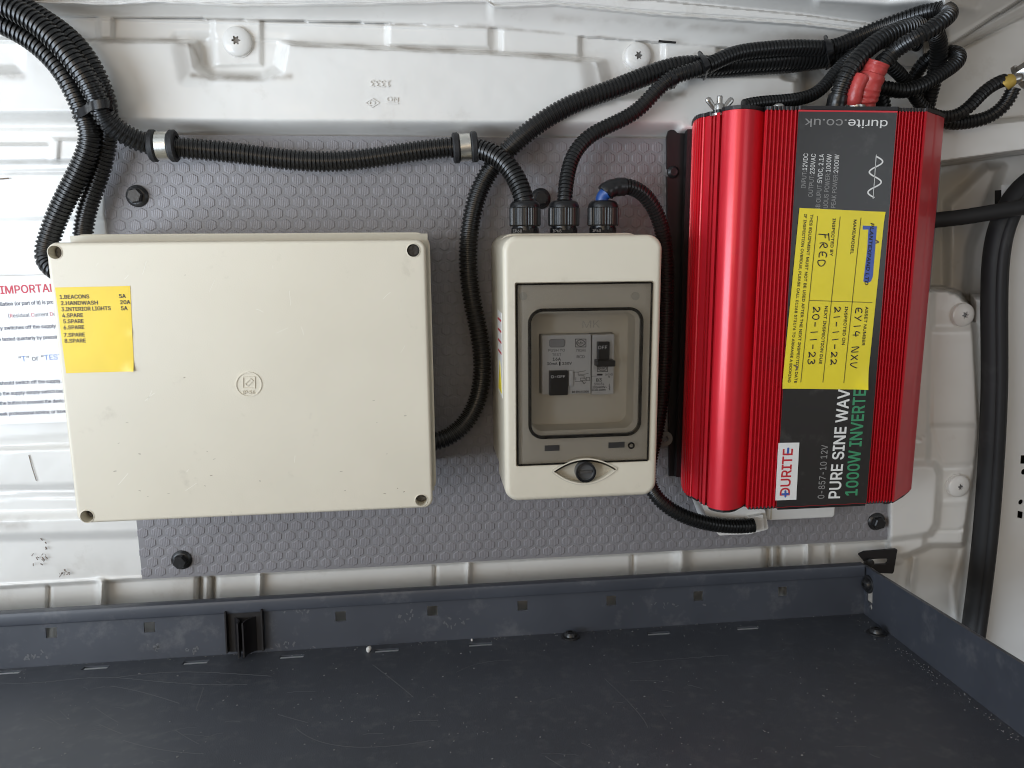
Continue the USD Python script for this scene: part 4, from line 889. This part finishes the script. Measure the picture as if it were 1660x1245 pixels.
sh = thing('metal_shelf', 'dark grey powder coated metal shelf tray under the equipment', 'shelf', O)
fl = sbox(SL, -.0016, .0016, TD)
for px, py in ((12, 1090), (155, 1082), (317, 1073.5), (473, 1064), (627, 1054), (779, 1044.5), (1068, 1026.5), (1212, 1018)):
    s_, t_ = floor_st(px, py); fl = fl.difference(sbox(s_ - .0098, t_ - .0032, s_ + .0098, t_ + .0032))
obj('tray_floor', slabmap(fl, lambda u, v, w: SH(u, v, -.0016 + w), .0016), 'shelf_floor', sh, smooth=False)
lipp = sbox(SL, -.0016, .0002, LH)
for px, py in ((83, 1026), (242, 1017), (552, 999.5), (701, 990.5), (847, 982), (991, 974), (1132, 966.5), (1269, 959)):
    s_, n_ = lip_sn(px, py); lipp = lipp.difference(sbox(s_ - .0043, n_ - .0043, s_ + .0043, n_ + .0043))
BL = obj('back_lip', slabmap(lipp, lambda u, v, w: SH(u, -w - .0001, v), .0015), 'shelf_grey', sh, smooth=False)
hem = [(0.0006, -.0100), (.0030, -.0100), (.0040, -.0085), (.0042, -.002), (.0034, .0004), (.0012, .0012), (-.0040, .0012), (-.0058, -.0002), (-.0060, -.004), (.0006, -.0045)]
rings = [np.array([SH(s_, a, LH + b) for a, b in hem]) for s_ in (SL, -.0016)]
obj('rolled_edge', loft(rings), 'shelf_grey', BL, smooth=40)
obj('under_tray', slabmap(sbox(SL, -.05, .03, .30), lambda u, v, w: SH(u, v, -.055 + w), .001), 'underside', sh, smooth=False)
TS = side_tn(1399, 1000)
sd = Polygon([(-.0016, -.0016), (TD, -.0016), (TD, LH + .004), (-.0016, LH - .002)])
sd = sd.difference(Point(*side_tn(1411, 984)).buffer(.0028)).difference(sbox(*(side_tn(1407, 968) + V(-.003, -.004)), *(side_tn(1410, 955) + V(.0045, .004))).buffer(0))
SD = obj('side_lip', slabmap(sd, lambda u, v, w: SH(.0002 + w, u, v), .0016), 'shelf_grey', sh, smooth=False)
obj('side_fold', slabmap(Polygon([(-.0016, LH - .0018), (TD, LH + .0042), (TD, LH + .0054), (-.0016, LH - .0006)]), lambda u, v, w: SH(-.0006 + w, u, v), .0030), 'shelf_grey', SD, smooth=False)
# scuffs and dust on the tray
dust, marks = [], []
def floor_blob(px, py, r, ):
    s_, t_ = floor_st(px, py); a = np.linspace(0, 2 * np.pi, 7, endpoint=False); k = r * rng.uniform(.6, 1.2, 7)
    return Polygon(np.c_[s_ + k * np.cos(a), t_ + k * np.sin(a)])
for _ in range(300):
    px, py = rng.uniform(0, 1660), 1010 + 235 * rng.uniform(0, 1) ** .8
    if py < 1085 - px * .064 or (px > 1390 and py > 995 + (px - 1400) * .76) or py > 1260: continue
    if px > 1400 and py < 1000 + (px - 1400) * .78: continue
    dust.append(slabmap(floor_blob(px, py, rng.choice([.0003, .0004, .0006, .0009], p=[.5, .3, .15, .05])), lambda u, v, w: SH(u, v, w + .0001), .0003))
for _ in range(150):
    px = rng.uniform(0, 1400); py = 1081 - px * .0615 + abs(rng.normal(0, 5)); dust.append(slabmap(floor_blob(px, py, rng.choice([.0003, .0005, .0008], p=[.6, .3, .1])), lambda u, v, w: SH(u, v, w + .0001), .0003))
for _ in range(90):
    k = rng.uniform(0, 1); px = 1402 + 258 * k - abs(rng.normal(0, 8)); py = 1000 + 198 * k + abs(rng.normal(0, 6)); dust.append(slabmap(floor_blob(px, py, rng.choice([.0003, .0005], p=[.7, .3])), lambda u, v, w: SH(u, v, w + .0001), .0003))
from shapely.geometry import LineString
def floor_stroke(pix, w):
    q = np.array([floor_st(*p) for p in pix]); cs = CubicSpline(np.arange(len(q)), q)(np.linspace(0, len(q) - 1, 30)); return slabmap(LineString(cs).buffer(w), lambda u, v, w_: SH(u, v, w_ + .00005), .00006)
for pix, w in (([(0, 1107), (90, 1104), (170, 1098), (260, 1105), (400, 1110)], .00030), ([(180, 1112), (230, 1122), (290, 1140)], .0003), ([(190, 1098), (270, 1090), (340, 1090), (440, 1096)], .0004), ([(330, 1115), (325, 1130), (318, 1150)], .00035),
               ([(605, 1078), (640, 1105), (670, 1130)], .0003), ([(980, 1100), (1030, 1150), (1050, 1180)], .0002), ([(480, 1180), (560, 1210), (700, 1200)], .0002), ([(1020, 1075), (1100, 1068), (1180, 1062)], .0002), ([(740, 1090), (780, 1075), (830, 1070)], .0002), ([(1410, 1222), (1418, 1226), (1426, 1228)], .0003), ([(200, 1200), (260, 1215), (330, 1222)], .0002)):
    marks.append(floor_stroke(pix, w))
for _ in range(40):
    px, py = rng.uniform(60, 1500), rng.uniform(1100, 1240); a = rng.normal(.1, .6); L = rng.uniform(8, 60)
    if px > 1400: continue
    marks.append(floor_stroke([(px, py), (px + L * .5 * math.cos(a), py + L * .3 * math.sin(a)), (px + L * math.cos(a), py + L * .5 * math.sin(a) + 2)], rng.uniform(.0001, .00022)))
mat('scratch_grey', (.125, .128, .136), .55)
obj('floor_scratch', marks, 'scratch_grey', sh, smooth=False, kind='stuff', label='faint pale scratches in the coating')
solo('dust', trimesh.util.concatenate(dust), 'scuff', 'grey dust and grit scattered on the shelf floor', 'dust', kind='stuff', smooth=False)
def lip_stroke(pix, w):
    q = np.array([lip_sn(*p) for p in pix]); return slabmap(LineString(q).buffer(w), lambda u, v, w_: SH(u, .00005 + w_, v), .00005)
lm = []
for cx, cy, n_, sx, sy in ((255, 1049, 14, 5, 3), (315, 1054, 10, 8, 2), (55, 1063, 12, 10, 4), (40, 1003, 8, 8, 2), (665, 1000, 9, 9, 10), (735, 1005, 10, 10, 8), (480, 990, 8, 10, 3), (470, 1045, 10, 18, 3), (1080, 980, 10, 30, 3)):
    for _ in range(n_):
        a, b = rng.normal(cx, sx), rng.normal(cy, sy); lm.append(lip_stroke([(a, b), (a + rng.uniform(-2, 4), b + rng.uniform(-5, 5))], rng.uniform(.0002, .0008)))
obj('scuff_mark', lm, 'scratch_grey', BL, smooth=False, kind='stuff', label='pale scuffs on the inside of the lip')
# shelf bolts
def shelfbolt(label, c, ax):
    t = thing('shelf_bolt', label, 'bolt', c, 'black button head bolts holding the shelf together')
    obj('washer', revolve([(0, 0), (.0082, 0), (.0082, .0009), (.0076, .0013), (0, .0013)], c, ax, 32), 'bolt_black', t)
    hd_ = mani(revolve([(0, .001), (.0056, .001), (.0055, .0025), (.0044, .0043), (.0026, .005), (0, .005)], c, ax, 28))
    k = mani(revolve([(0, .003), (.0022, .003), (.0022, .01), (0, .01)], c, ax, 6))
    obj('head', hd_ - k, 'bolt_black', t)
s_ = floor_st(925, 1033); shelfbolt('black bolt head on the shelf floor below the switch box', SH(*s_, .0002), EN)
s_ = floor_st(1421, 1027); shelfbolt('black bolt head on the shelf floor in its right corner', SH(*s_, .0002), EN)
tn = side_tn(1408, 947); shelfbolt('black bolt head with washer on the right side lip of the shelf', SH(-.0001, *tn), -EX)
# divider clip
DC = thing('divider_clip', 'black metal divider clip hooked on the back lip of the shelf', 'clip', SH(*floor_st(400, 1056), 0))
a0, b0 = lip_sn(372, 1054); a1, b1 = lip_sn(427, 986)
obj('back_plate', slabmap(sbox(a0, b0 - .001, a1, b1 + .001), lambda u, v, w: SH(u, .0004 + w, v), .0012), 'black_metal', DC, smooth=False)
for k, (so, lean) in enumerate(((.43, -1), (.57, 1))):
    sx_ = a0 + (a1 - a0) * so; rings = []
    for q in np.linspace(0, 1, 9):
        bend = lean * .007 * max(0, 1 - q / .35) ** 2 * 0 ; dep = .0016 + .014 * q; flare = lean * .006 * (1 - q) ** 3
        rings.append(np.array([SH(sx_ + flare - .0006, dep, b0 - .001), SH(sx_ + flare + .0006, dep, b0 - .001), SH(sx_ + flare + .0006, dep, b1 - .006), SH(sx_ + flare - .0006, dep, b1 - .006)]))
    obj('fin', loft(rings), 'black_metal', DC, smooth=30)
obj('top_hook', slabmap(sbox(a0, -.006, a1, .002), lambda u, v, w: SH(u, v * 1 + .0012, b1 + .0005 + w), .0012), 'black_metal', DC, smooth=False)
for e_ in (a0, a1): obj('edge_fold', slabmap(sbox(e_ - .0006, b0, e_ + .0006, b1 + .001), lambda u, v, w: SH(u, .0016 + w, v), .005), 'black_metal', DC, smooth=False)
# wall bracket at the shelf's right corner
t = thing('shelf_bracket', 'black slotted bracket fixing the shelf corner to the van side', 'bracket', P(1420, 912, -.01))
bp = poly_px([(1392, 899), (1402, 894.5), (1455, 890), (1449, 927), (1447, 930), (1426, 929), (1404, 914)], -.014).buffer(-.0012).buffer(.0012)
sl_ = LineString([tuple(P(1411, 911, -.014)[[0, 2]]), tuple(P(1436, 910, -.014)[[0, 2]])]).buffer(.0028)
obj('bracket_plate', prism(bp.difference(sl_), -.014, -.0115), 'black_metal', t)
obj('bracket_bolt', revolve([(0, 0), (.0045, 0), (.0045, .003), (0, .0045)], P(1407, 912, -.014), (0, -1, 0), 20), 'bolt_black', t)
# crumbs
def crumb(name, px, py, r, label):
    m = trimesh.creation.icosphere(2, r); m.vertices *= (1 + .5 * (meshkit.noise(m.vertices / r * 1.3 + px, 2)[:, None] - .5)) * V(.8, 1, 1); m.apply_translation(SH(*floor_st(px, py + 3), r * .8)); solo(name, m, 'crumb', label, 'grit')
crumb('plaster_crumb', 598, 1053, .0026, 'white crumb of plaster on the shelf floor beside a slot')
crumb('grit', 765, 1036, .0012, 'tiny pale grit by the back lip of the shelf, right of the plaster crumb')
